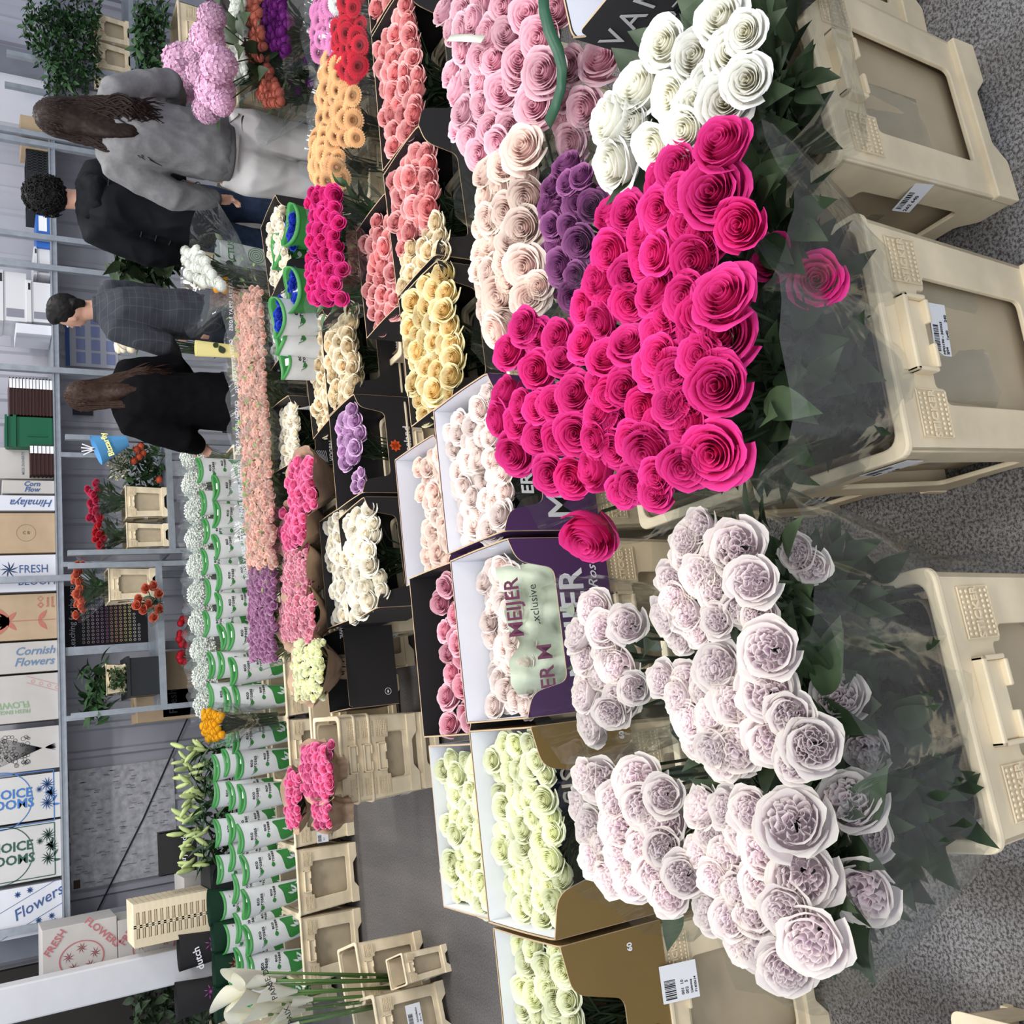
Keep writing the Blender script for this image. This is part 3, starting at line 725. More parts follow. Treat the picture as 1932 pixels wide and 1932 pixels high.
for i in range(16): d.append(line2((W*.02+i*.003, .05+i*.006), (W*.20, .06+i*.010), .0022)); d.append(line2((W*.80, .06+i*.010), (W*.98-i*.003, .05+i*.006), .0022))
mesh('white_stripes', xf(join(*d), T(0,-.263,0) @ FRONT), WINK, XA[0])
letters(XA[0], 'VOORN', .028, WINK, T(W*.2,-.263,.03) @ FRONT, .0008)
XB = bbox((492,430),(510,565), .68, 'black box of white roses behind the green-rimmed blue roses', dep=.26, h=.24)
fill_box(XB, 'rose_bunch', 'white roses in the black box behind the blue ones', CP['ivory'], MEDIUM, .05, .85)
XC = bbox((500,572),(510,700), .66, 'black box of white spray roses behind the white sleeves', dep=.26, h=.24)
fill_box(XC, 'rose_bunch', 'white spray roses crowding the box behind the white sleeves', CP['wchr'], MEDIUM, .05, .9)
XD = bbox((508,900),(520,1010), .60, 'black box front edge beside the bright pink roses', dep=.2, h=.2)
# black panel box standing in the stained bucket
XE = bbox((610,1200),(622,1345), .50, 'plain black box with a small round white emblem in the stained bucket', dep=.26, h=.25, low=.97, flap=.02)
mesh('round_emblem', xf(join(ring2(0,0,.016,.002), leafp(-.008,0,.016,.004,0)), T(.06,-.263,.05) @ FRONT), WINK, XE[0])
for j,(X, lab) in enumerate(((X1,'a'),)): pass
# buckets under the black boxes
for i, (bx, lab) in enumerate(((B3,'bucket hidden under the white-lined box of cream-pink roses'),(X1,'bucket under the yellow roses'),(X2,'bucket under the coral and cream roses'),(X3,'bucket under the coral roses beside the gerberas'),(X3b,'bucket under the coral roses at the right edge'),(X4,'bucket under the small coral rose box'),(X5,'bucket under the cream rose box'),(X6,'bucket under the lilac rose box'),(X7,'bucket under the ivory roses'),(X8,'bucket behind the ivory roses'),(X9,'bucket under the apricot roses'),(XA,'bucket under the striped black box'),(XB,'bucket under the back box of white roses'),(XC,'bucket under the box of white spray roses'))):
    r, W, dep, h = bx; M = Matrix.Translation(r.location) @ Matrix.Rotation(r.rotation_euler.z, 4, 'Z')
    q = M @ Vector((W/2, -dep, 0)); top = r.location.z + .02
    bucket(q.x, q.y+.0, 'beige '+lab, (W/.5, dep/.38, max(.3, top/.58)), r.rotation_euler.z, 'beige buckets under the black boxes')
#@@PART3
# ------------------------------------------------------------------ foreground bunches, bloom by bloom
def mid(lst, f): return [t for t in lst if f(t)]
WHITE_R = [(1358,33,80),(1250,81,72),(1310,105,78),(1382,96,85),(1199,165,98),(1262,186,72),(1310,192,66),(1367,192,82),(1142,225,80),(1154,312,92),(1232,279,76),(1289,246,72),(1404,60,60),(1408,150,70),(1335,150,55),(1190,235,60)]
PINK = [(1343,363,118),(1277,315,75),(1358,268,90),(1286,365,60),(1244,396,72),(1184,402,66),(1151,396,60),(1265,444,78),(1307,492,82),(1211,441,62),(1151,480,76),(1214,492,66),(1127,528,60),(1184,520,58),
 (1361,557,120),(1361,632,122),(1352,728,108),(1343,857,118),(1295,800,98),(1280,710,95),(1292,560,74),(1235,548,72),(1241,629,74),(1226,695,66),(1214,770,68),(1220,854,92),(1190,572,62),(1184,644,62),(1178,731,60),(1166,797,60),(1142,671,60),(1151,569,56),(1100,644,60),(1103,581,66),(1064,674,58),(1052,635,56),(1016,635,52),(1010,698,60),(986,614,54),(959,662,58),(1085,740,68),(1046,758,56),(1013,767,52),(950,743,62),(983,764,52),(938,794,58),(977,800,54),(1085,818,64),(1016,824,54),(1052,830,52),(968,857,66),(1037,893,58),(1079,902,62),(1118,884,70),(1160,851,60),(1199,914,62),(1235,930,58),(1175,930,52),(1190,830,55),(1130,610,55),(1125,720,50),(1320,670,70),(1262,762,62),(1310,630,60),(1395,425,80),(1130,780,58),(1120,830,55),(1148,745,50),(1330,445,70),(1250,860,60)]
MAUVE = [(1388,1030,92),(1315,993,58),(1297,1048,58),(1265,1095,54),(1319,1084,70),(1352,1113,68),(1417,1095,80),(1250,1167,66),(1290,1157,60),(1279,1204,52),(1449,1225,102),(1352,1258,84),(1297,1287,68),(1446,1305,98),(1384,1320,86),(1301,1359,66),(1337,1349,60),(1388,1414,88),(1457,1399,84),(1533,1406,92),(1341,1417,62),(1246,1283,56),
 (1319,1519,70),(1366,1526,64),(1413,1530,70),(1493,1548,128),(1377,1617,96),(1315,1609,58),(1515,1657,114),(1438,1667,74),(1435,1780,108),(1529,1780,112),(1333,1722,68),(1377,1733,68),
 (1131,1475,70),(1098,1463,52),(1203,1469,82),(1170,1556,84),(1248,1550,82),(1089,1523,60),(1137,1592,68),(1239,1652,78),(1287,1652,66),(1194,1661,68),(1149,1658,66),(1250,1600,60)]
MAUVE += [(1290,1020,52),(1345,1060,62),(1375,1085,62),(1270,1130,52),(1310,1190,52),(1350,1170,54),(1400,1150,60),(1430,1160,60),(1275,1315,56),(1330,1300,54),(1400,1380,66),(1420,1350,70),(1365,1440,60),(1310,1400,52),(1490,1350,70),(1500,1440,66),(1400,1570,66),(1440,1600,78),(1340,1570,58),(1420,1720,72),(1390,1680,62),(1345,1660,58),(1480,1720,82),(1400,1790,68),(1480,1830,86),(1110,1560,58),(1160,1510,62),(1210,1520,68),(1215,1600,68),(1170,1620,62),(1115,1620,56),(1250,1500,62),(1260,1690,62)]
PINK += [(1320,590,70),(1260,590,66),(1245,670,66),(1300,760,74),(1250,800,66),(1290,880,74),(1240,900,60),(1325,540,66),(1300,420,70),(1250,340,66),(1235,480,62)]
FR = lambda **k: k
pinkm = CP['pink']
def kids(lst, z): return heads_px(lst, z)
bunch('rose_bunch', 'thirteen large white roses in a clear sleeve, nearest the right edge', 'roses', heads_px(WHITE_R, 1.0, tocam=.6), ROSE, CP['white'], (1.10,1.22,.22), None, 300, FILM, .93, .085, .12)
g = 'hot pink roses in clear sleeves'
nearp = heads_px(mid(PINK, lambda t: t[0] > 1200 and t[1] >= 540), 1.0, tocam=.6)
bunch('rose_bunch', 'nearest hot pink roses, big open blooms facing the camera above a perforated sleeve', 'roses', nearp, ROSE, pinkm, (.52,1.20,.22), g, 340, FILM2, .97, .09, .125)
inn = heads_px([(1450,485,78,.86),(1540,527,88,.80)], .85, tocam=1.2, up=.3)
bunch('rose_bunch', 'hot pink roses between the white ones and the nearest bunch, two blooms low', 'roses', heads_px(mid(PINK, lambda t: t[0] > 1200 and t[1] < 540), 1.0, tocam=.5)+inn, ROSE, pinkm, (.70,1.20,.22), g, 300, FILM, .97, .09, .12)
bunch('rose_bunch', 'hot pink roses in the middle of the pink mass, lower left of its centre', 'roses', heads_px(mid(PINK, lambda t: 1095 < t[0] <= 1200 and t[1] >= 640), 1.0), ROSE, pinkm, (.50,1.56,.22), g, 26, FILM, .97)
bunch('rose_bunch', 'hot pink roses beside the purple roses', 'roses', heads_px(mid(PINK, lambda t: 1095 < t[0] <= 1200 and t[1] < 640), .99), ROSE, pinkm, (.72,1.56,.22), g, 26, FILM, .96)
bunch('rose_bunch', 'furthest hot pink roses, reaching over the purple box', 'roses', heads_px(mid(PINK, lambda t: t[0] <= 1095), 1.0), ROSE, pinkm, (.62,1.66,.22), g, 26, FILM, .96)
# the stray rose leaning out on its own stem
p = P(1112,1008,.93); d = 100*1.1*depth(p)/FOC
rt = thing('rose', 'single hot pink rose leaning out over the purple box marked 60', 'rose', (.40,1.50,.30))
put_bloom(rt, ROSE[3], pinkm, p-Vector(rt.location), Vector((-.55,-.15,.55)), d*1.15)
mesh('stem', tube([(0,0,0), (p-Vector(rt.location))*.6+Vector((.05,0,.05)), p-Vector(rt.location)+Vector((.05,.02,-.05)), p-Vector(rt.location)], .004, 6), GREEN, rt)
# mauve garden roses
g = 'mauve garden roses in clear sleeves'; mm = CP['mauve']
sel = lambda f: heads_px(mid(MAUVE, f), 1.0, tocam=.6)
low1 = heads_px([(1500,1044,58,.88),(1529,1070,58,.86)], .87, tocam=1)
bunch('rose_bunch', 'mauve garden roses in a sleeve at the right end of their bucket', 'roses', sel(lambda t: t[0] > 1240 and t[1] < 1210)+low1, GARDEN, mm, (.05,1.20,.22), g, 320, FILM, .97, .085, .12, shift=(.01,-.01))
low2 = heads_px([(1580,1312,86,.86),(1630,1417,74,.82)], .87, tocam=1)
bunch('rose_bunch', 'middle sleeve of mauve garden roses with two blooms low behind the film', 'roses', sel(lambda t: t[0] > 1240 and 1210 <= t[1] < 1450)+low2, GARDEN, mm, (-.08,1.20,.22), g, 320, FILM, .97, .09, .12)
low3 = heads_px([(1602,1508,108,.88),(1634,1580,74,.84),(1630,1689,108,.90)], .87, tocam=1)
bunch('rose_bunch', 'largest sleeve of mauve garden roses, leaning out over the bare floor', 'roses', sel(lambda t: t[0] > 1300 and t[1] >= 1500)+low3, GARDEN, mm, (-.20,1.18,.22), g, 340, FILM, .97, .095, .12)
bunch('rose_bunch', 'mauve garden roses in front of the gold box', 'roses', sel(lambda t: t[0] <= 1300 and t[1] >= 1450), GARDEN, mm, (-.20,1.58,.22), g, 30, FILM, .99, .08, .09)
M5 = [(1119,1149,58),(1135,1183,56),(1181,1178,60),(1085,1196,56),(1160,1260,68),(1114,1281,58),(1168,1320,62),(1109,1369,66),(1150,1346,54),(1132,1273,54),(1096,1312,54),(1100,1240,50),(1195,1300,50),(1140,1230,52)]
bunch('rose_bunch', 'small sleeve of mauve garden roses standing in front of the purple lettering', 'roses', heads_px(M5, .97), GARDEN, mm, (.05,1.60,.22), g, 30, FILM, 1.02, .07, .08)
# light pink masses to the right
LA = [(908,12,60),(950,12,52),(995,27,68),(956,63,54),(920,66,56),(872,57,52),(1016,72,70),(932,111,54),(980,114,60),(1022,135,78),(869,96,46),(947,171,68),(1007,198,78),(860,168,50),(905,156,46),(872,210,50),(887,264,56),(908,198,46),(926,240,46),(938,270,46),(851,54,46),(887,144,42),(836,18,46),(872,18,46),(1046,18,52),(962,237,46),(850,135,44),(905,110,44),(892,40,46),(970,145,44),(935,205,44),(862,240,44),(905,290,50)]
LB = [(986,276,82),(950,309,58),(914,321,56),(941,354,56),(992,375,68),(953,399,58),(920,414,52),(911,372,42),(986,429,70),(929,459,66),(908,468,46),(956,483,58),(989,504,74),(923,513,52),(944,558,82),(998,561,62),(914,585,52),(932,629,58),(956,611,48),(908,435,42),(986,333,52),(916,545,48),(965,450,50),(905,505,44),(928,600,48),(960,530,50),(1015,540,44)]
lo = heads_px([(1130,111,76,.80),(1100,207,70,.80),(1073,126,56,.82),(1076,270,60,.80),(1060,180,50,.82),(1060,230,50,.80)], .8, tocam=.5)
LPs = mid(LA, lambda t: True)
r1 = bunch('rose_bunch', 'light pink roses with a dark green band round their sleeve, at the right edge', 'roses', heads_px(mid(LA, lambda t: t[1] < 120), .90)+lo[:1]+lo[2:3], ROSE, CP['lpink'], (1.62,2.12,.2), 'light pink roses at the right', 24, FILM, .86)
bunch('rose_bunch', 'light pink roses between the banded bunch and the creamier ones', 'roses', heads_px(mid(LA, lambda t: t[1] >= 120), .90)+lo[1:2]+lo[3:], ROSE, CP['lpink'], (1.35,2.12,.2), 'light pink roses at the right', 24, FILM, .86)
bunch('rose_bunch', 'creamy blush roses nearer the light pink ones', 'roses', heads_px(mid(LB, lambda t: t[1] < 450), .90), ROSE, CP['blush'], (1.18,2.12,.2), 'creamy blush roses', 24, FILM, .86)
bunch('rose_bunch', 'creamy blush roses touching the hot pink mass', 'roses', heads_px(mid(LB, lambda t: t[1] >= 450), .90), ROSE, CP['blush'], (1.0,2.12,.2), 'creamy blush roses', 24, FILM, .86)
def ribbon(name, pts, w, m, parent, z):
    V, F = [], []; base = Vector(parent.location)
    P3 = [P(x, y, z + dz) for x, y, dz in pts]
    for i, p in enumerate(P3):
        d = (P3[min(i+1,len(P3)-1)]-P3[max(i-1,0)]).normalized(); s = Vector((d.x*0, d.y*0, 1)).cross(d).normalized()
        V += [p-base-s*w/2+Vector((0,0,.01)), p-base+s*w/2]
    for i in range(len(P3)-1): F.append([2*i, 2*i+2, 2*i+3, 2*i+1])
    o = mesh(name, (V, F), m, parent, True); s = o.modifiers.new('Solidify', 'SOLIDIFY'); s.thickness = .0015; return o
ribbon('green_band', [(1028,-20,.03),(1030,20,.03),(1040,60,.03),(1056,95,.02),(1064,130,.01),(1062,165,0),(1052,200,-.01),(1036,235,-.02)], .024, mat('green_band', (.015,.07,.035), .45), r1, .93)
ribbon('paper_strip', [(850,72,.0),(880,72,.02),(915,75,.0)], .018, mat('pale_strip', (.60,.64,.52), .5), r1, .93)
PU = [(1067,309,48),(1070,342,40),(1040,351,42),(1091,381,58),(1031,387,40),(1058,405,52),(1094,459,54),(1049,462,50),(1058,504,62),(1079,561,48),(1040,534,42),(1118,387,50),(1040,425,40),(1075,430,44),(1034,480,40),(1095,330,40),(1085,520,40)]
bunch('rose_bunch', 'dusky purple roses between the blush and the hot pink roses', 'roses', heads_px(PU, .88), ROSE, CP['purple'], (.95,1.60,.22), None, 40, FILM, .86, .07)
# patterned black box at the right edge
L_ = P(1070,68,1.0); u_ = P(1190,-80,1.0)-L_; u_.normalize(); n_ = Vector((-u_.y, u_.x, 0))
r, W, dep, h = flower_box('flower_box', 'black box patterned with glossy roses and pale capitals, beside the white roses', L_+n_*.34+u_*.5, L_+n_*.34, .34, .40, mat('charcoal_card', (.035,.035,.038), .5), WHITE, low=.96, flap=.03)
d = []
for i in range(7):
    for j in range(3):
        cx, cy = .06+i*.075+(j%2)*.035, .05+j*.085
        for q in range(4): d.append(xf(ring2(0,0,.008+q*.008,.0035,16), T(cx+R(-.003,.003), cy+R(-.003,.003), 0)))
        d.append(leafp(cx+.03, cy-.02, .03, .01, R(0,6)))
mesh('rose_pattern', xf(join(*d), T(0,-dep-.0032,0) @ FRONT), mat('gloss_black', (.006,.006,.007), .25), r)
for s, x, z, sz in (('VAN D', .14, .31, .070), ('ROZEN', .15, .245, .035), ('VANDERMEULEN', .15, .205, .02)):
    letters(r, s, sz, mat('grey_ink', (.5,.5,.5), .5), T(x, -dep-.0045, z) @ FRONT, 0, space=1.3)
wl = thing('cardboard_flap', 'white cardboard flap sticking up behind the white roses at the right edge', 'cardboard', (1.42,.98,1.0), math.radians(-10))
mesh('sheet', xf(plate([(0,0),(.4,0),(.4,.13),(.03,.11)], [], .005), FRONT), WHITE, wl)

# ------------------------------------------------------------------ generic filled bunches
def fb(poly, z, d, m, protos, label, dz=.42, cat='flowers', name='flower_bunch', group=None, sl=FILM, leaves=24, sp=.8, gm=DGREEN, off=(0,.05), bloom='bloom', up=.8, tocam=.35, ztop=None, lsize=.06, rb=.06, marg=.02, stems=True, tmax=.97):
    hs = heads_fill(poly, z, d, sp, up=up, tocam=tocam)
    c = sum((h[0] for h in hs), Vector())/len(hs)
    return bunch(name, label, cat, hs, protos, m, (c.x+off[0], c.y+off[1], max(.1, z-dz)), group, leaves, sl, ztop if ztop else z-.01, lsize, rb, bloom, marg, gm, stems, tmax=tmax)
def rect(x0, x1, y0, y1, sk=0): return [(x0,y0),(x1,y0),(x1+sk,y1),(x0+sk,y1)]
ORD = ['first','second','third','fourth','fifth','sixth','seventh','eighth','ninth','tenth','eleventh','twelfth','thirteenth','fourteenth','fifteenth','sixteenth','seventeenth','eighteenth','nineteenth','twentieth']
LG = mat('fresh_green', (.16,.25,.07), .5, .4, 30)
# peach spray roses
for i in range(9):
    y0 = 545+i*58; x0 = 440+i*3
    o = fb(rect(x0, x0+50, y0, y0+62), .72, .041, CP['peach'], SMALL, f'{ORD[8-i]} sleeve of small peach spray roses from the left', .36, name='spray_rose_bunch', group='peach spray roses in printed sleeves', sl=FILM2, leaves=170, sp=.86, gm=LG, lsize=.030, bloom='small_rose', ztop=.76, tmax=1.22)
    if i % 2 == 0:
        pc = P(x0-4, y0+30, .80)-Vector(o.location)
        for dx, s in ((0,'CRYSTAL SPRAY ROSES'),): mesh('lettering', xf(text(s, .026, 0, .0003, space=1.1), T(*pc) @ RY(R(-.1,.1)) @ FRONT @ Matrix.Diagonal((-1,1,1,1))), WINK, o)
for i in range(5):
    bucket(.62+i*.32, 4.45+.05, f'{ORD[i]} low bucket from the left under the peach spray roses', (.68,.9,.62), 0, 'low buckets under the spray roses')
for i in range(3):
    y0 = 1070+i*58
    fb(rect(468, 515, y0, y0+60), .70, .045, CP['mpurple'], SMALL, ('right-hand','middle','left-hand')[i]+' bunch of mauve-purple spray roses', .36, name='spray_rose_bunch', group='mauve-purple spray roses', sl=FILM, leaves=60, sp=.8, gm=LG, lsize=.035, bloom='small_rose', tmax=1.1)
bucket(.40, 4.52, 'low bucket under the mauve-purple spray roses', (.8,.9,.62), 0, 'low buckets under the spray roses')
# kraft paper bunches
g = 'pink bunches rolled in kraft paper'
for poly, m, pr, d, lab, sp in ((rect(545,588,868,958), 'bpink', MEDIUM, .06, 'bright pink peony-like roses at the right of the kraft paper bunches', .8),
        (rect(530,572,962,1036), 'bpink', MEDIUM, .055, 'second bunch of bright pink roses in kraft paper', .8),
        (rect(532,578,1040,1122), 'spink', SMALL, .036, 'small rose-pink spray roses in kraft paper beside the bright pink ones', .85),
        (rect(528,590,1126,1208), 'spink', SMALL, .036, 'small rose-pink spray roses in a clear cone beside the white ones', .85),
        (rect(552,605,1210,1320), 'green', SMALL, .04, 'greenish white spray roses in kraft paper lying over the black box', .95),
        (rect(568,622,1402,1505), 'bpink', MEDIUM, .05, 'bright pink roses in kraft paper lying over the nested stack', .8),
        (rect(540,562,1455,1560), 'bpink', MEDIUM, .045, 'bright pink roses in kraft paper behind the nested stack', .85),
        (rect(592,620,1515,1560), 'bpink', MEDIUM, .045, 'small bright pink bunch at the left end of the nested stack', .85)):
    ya, yb = poly[0][1], poly[2][1]
    fb(poly, .66, d, CP[m], pr, lab, .24 if ya < 1350 else .15, name='rose_bunch', group=g, sl=KPAPER, leaves=26, sp=sp, lsize=.04, rb=.04, marg=.012, ztop=.655, off=(.0,.04), bloom='rose_bloom')
# hot pink in clear sleeve, middle distance
for i, (a, b) in enumerate(((352,418),(420,492),(494,566))):
    fb(rect(582, 640, a, b), .72, .062, CP['pink'], ROSE, ('right-hand','middle','left-hand')[i]+' bunch of cerise roses standing behind the small coral rose box', .36, name='rose_bunch', group='cerise roses in clear sleeves', leaves=60, lsize=.075, up=.6, tocam=.6, bloom='rose_bloom', off=(0,.0), gm=GREEN)
bucket(1.80, 3.55, 'low bucket under the cerise roses', (1.2,1,.62), 0, 'low buckets under the spray roses')
# gerberas
g = 'gerberas in clear film'
for i, (poly, m, lab) in enumerate(((rect(585,640,255,345), 'sorange', 'soft orange gerberas nearest the person in pale trousers'),(rect(600,665,170,262), 'sorange', 'soft orange gerberas in the middle of the row, wrapped in shiny film'),(rect(608,650,105,175), 'sorange', 'soft orange gerberas beside the red ones'),
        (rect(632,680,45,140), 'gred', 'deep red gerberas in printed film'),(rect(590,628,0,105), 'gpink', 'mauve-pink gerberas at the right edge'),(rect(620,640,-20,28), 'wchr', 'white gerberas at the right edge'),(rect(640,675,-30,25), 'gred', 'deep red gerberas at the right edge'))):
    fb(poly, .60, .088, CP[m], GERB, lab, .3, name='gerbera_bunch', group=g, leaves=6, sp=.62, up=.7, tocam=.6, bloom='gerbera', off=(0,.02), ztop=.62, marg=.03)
for i in range(3):
    q = P(690, 300-i*105, .38)
    bucket(q.x, q.y-.02, ('nearest','middle','furthest')[i]+' low beige crate under the gerberas beside the pale trousers', (.82,1,.64), math.radians(-8), 'low crates under the gerberas')
# far right masses
fb([(492,-10),(540,-10),(538,110),(492,70)], .72, .06, CP['violet'], CHRY, 'deep violet flowers in film with a dark band at the far right', .36, name='flower_bunch', leaves=60, gm=DGREEN)
fb([(460,-10),(486,-10),(494,100),(470,120)], .76, .055, CP['corald'], CHRY, 'dusty coral carnations behind the violet flowers', .36, leaves=50, name='flower_bunch')
fb([(475,100),(505,110),(535,205),(490,190)], .70, .055, CP['corald'], CHRY, 'dusty coral carnations leaning towards the person in grey', .36, leaves=60, name='flower_bunch')
fb([(432,-10),(458,-10),(462,150),(436,150)], .80, .045, CP['wchr'], CHRY, 'white stocks in film behind the coral carnations', .36, leaves=40, name='flower_bunch', gm=LG)
fb([(545,30),(590,40),(590,170),(548,190)], .55, .05, CP['violet'], CHRY, 'few dark violet flowers low among thick stems', .36, leaves=110, sp=3, name='flower_bunch')
hy = [(385,70,75),(395,30,60),(335,115,80),(345,165,62),(405,120,80),(400,170,85),(385,205,60),(360,95,50),(372,140,60),(415,195,50)]
hs = heads_px([(x,y,d*.86) for x,y,d in hy], 1.0, tocam=.5)
bunch('hydrangea_bunch', 'big round pink hydrangea heads beside the person in grey', 'hydrangeas', hs, HYD, CP['hyd'], (hs[0][0].x, hs[0][0].y+.1, .45), None, 60, None, lsize=.12, rb=.12, bloom='hydrangea_head')
q = P(425,90,.85); bucket(q.x, q.y+.15, 'beige crate behind the pink hydrangeas', (.9,1,1.3), 0, 'crates at the far right')
q = PY(350,95,6.9)
for i, (yy, lab) in enumerate(((88,'upper beige crate on the rack by the far right shrub'),(38,'lower beige crate on the rack at the far right'))):
    pass
def rack(name, label, x0, x1, Y, zs, top, post=.02, dep=.4):
    r = thing(name, label, 'rack', (x0, Y, 0))
    for x in (0, x1-x0):
        for y in (0, dep): mesh('post', box(x-post, x+post, y-post, y+post, 0, top), STEEL, r)
    for z in zs: mesh('shelf_board', join(box(0, x1-x0, -.01, dep, z-.012, z), box(-.01, x1-x0+.01, -.025, -.01, z-.03, z+.01)), STEEL, r)
    return r
def at(y, Y, x=200): return PY(x, y, Y)
xa, xb = PY(245,150,7.2).x, PY(245,-60,7.2).x; zs = PY(247,100,7.2).z
rack('metal_rack', 'grey metal rack carrying crates and foliage at the far right', xa, xb, 7.2, (zs,), zs+.9)
for y, lab in ((112,'beige crate on the far right rack, nearest the grey sweatshirt'),(60,'beige crate on the far right rack with a pencilled mark')):
    q = PY(245,y,7.2); bucket(q.x, 7.22, lab, (.55,.8,.42), 0, 'crates on the far right rack', z=zs)
def shrub(name, label, poly, Y, n, L, m, dp=.25, cat='plant', grp=None):
    pts = []; W = [PY(x, y, Y) for x, y in poly]; c = sum(W, Vector())/len(W); r = thing(name, label, cat, (c.x, Y+dp/2, min(p.z for p in W)), 0, grp); b = Vector(r.location)
    xs = [p[0] for p in poly]; ys = [p[1] for p in poly]; vf = []
    k = 0
    while k < n:
        q = (R(min(xs),max(xs)), R(min(ys),max(ys)))
        if not inpoly(q, poly): continue
        k += 1; p = PY(*q, Y) + Vector((0, R(0,dp), 0))
        vf.append(xf(LEAF, T(*(p-b)) @ RZ(R(0,6.28)) @ RX(R(-.6,1.3)) @ RY(R(-.6,.6)) @ Matrix.Scale(L*R(.6,1.3), 4)))
    st = []
    for i in range(12):
        e = PY(R(min(xs),max(xs)), R(min(ys),max(ys)), Y)-b + Vector((0,dp/2,0)); st.append(tube([(0,0,0), e*.5+Vector((0,0,.03)), e], .004, 5))
    mesh('stems', join(*st), DGREEN, r); tag(mesh('leaves', join(*vf), m, r), kind='stuff'); return r
SH = mat('shrub_green', (.03,.075,.025), .4, .5, 8)
shrub('ruscus_bunch', 'large loose dark green ruscus foliage reaching up on the far right rack', [(55,-10),(190,-10),(190,130),(130,165),(95,150),(75,90),(45,30)], 7.0, 1700, .055, SH)
shrub('foliage_bunch', 'low glossy round-leaved foliage under the far right rack', [(262,-10),(318,-10),(318,110),(280,125),(262,100)], 6.6, 420, .08, SH)
shrub('foliage_bunch', 'dark green leaves behind the person in the dark jacket', [(228,478),(335,470),(335,520),(240,515)], 6.3, 160, .16, DGREEN)
fb([(345,470),(378,470),(415,540),(350,520)], .92, .07, CP['wchr'], CHRY, 'white chrysanthemums behind the person in the dark jacket', .4, leaves=20, name='flower_bunch')
fb([(398,525),(420,525),(420,548),(400,545)], .84, .05, CP['ychr'], CHRY, 'small yellow flowers next to the white chrysanthemums', .4, leaves=6, name='flower_bunch')
fb([(222,622),(240,622),(240,660),(222,660)], 1.15, .07, CP['ivory'], CHRY, 'cream flowers between the person in the dark jacket and the one in black', 1.05, leaves=20, name='flower_bunch')

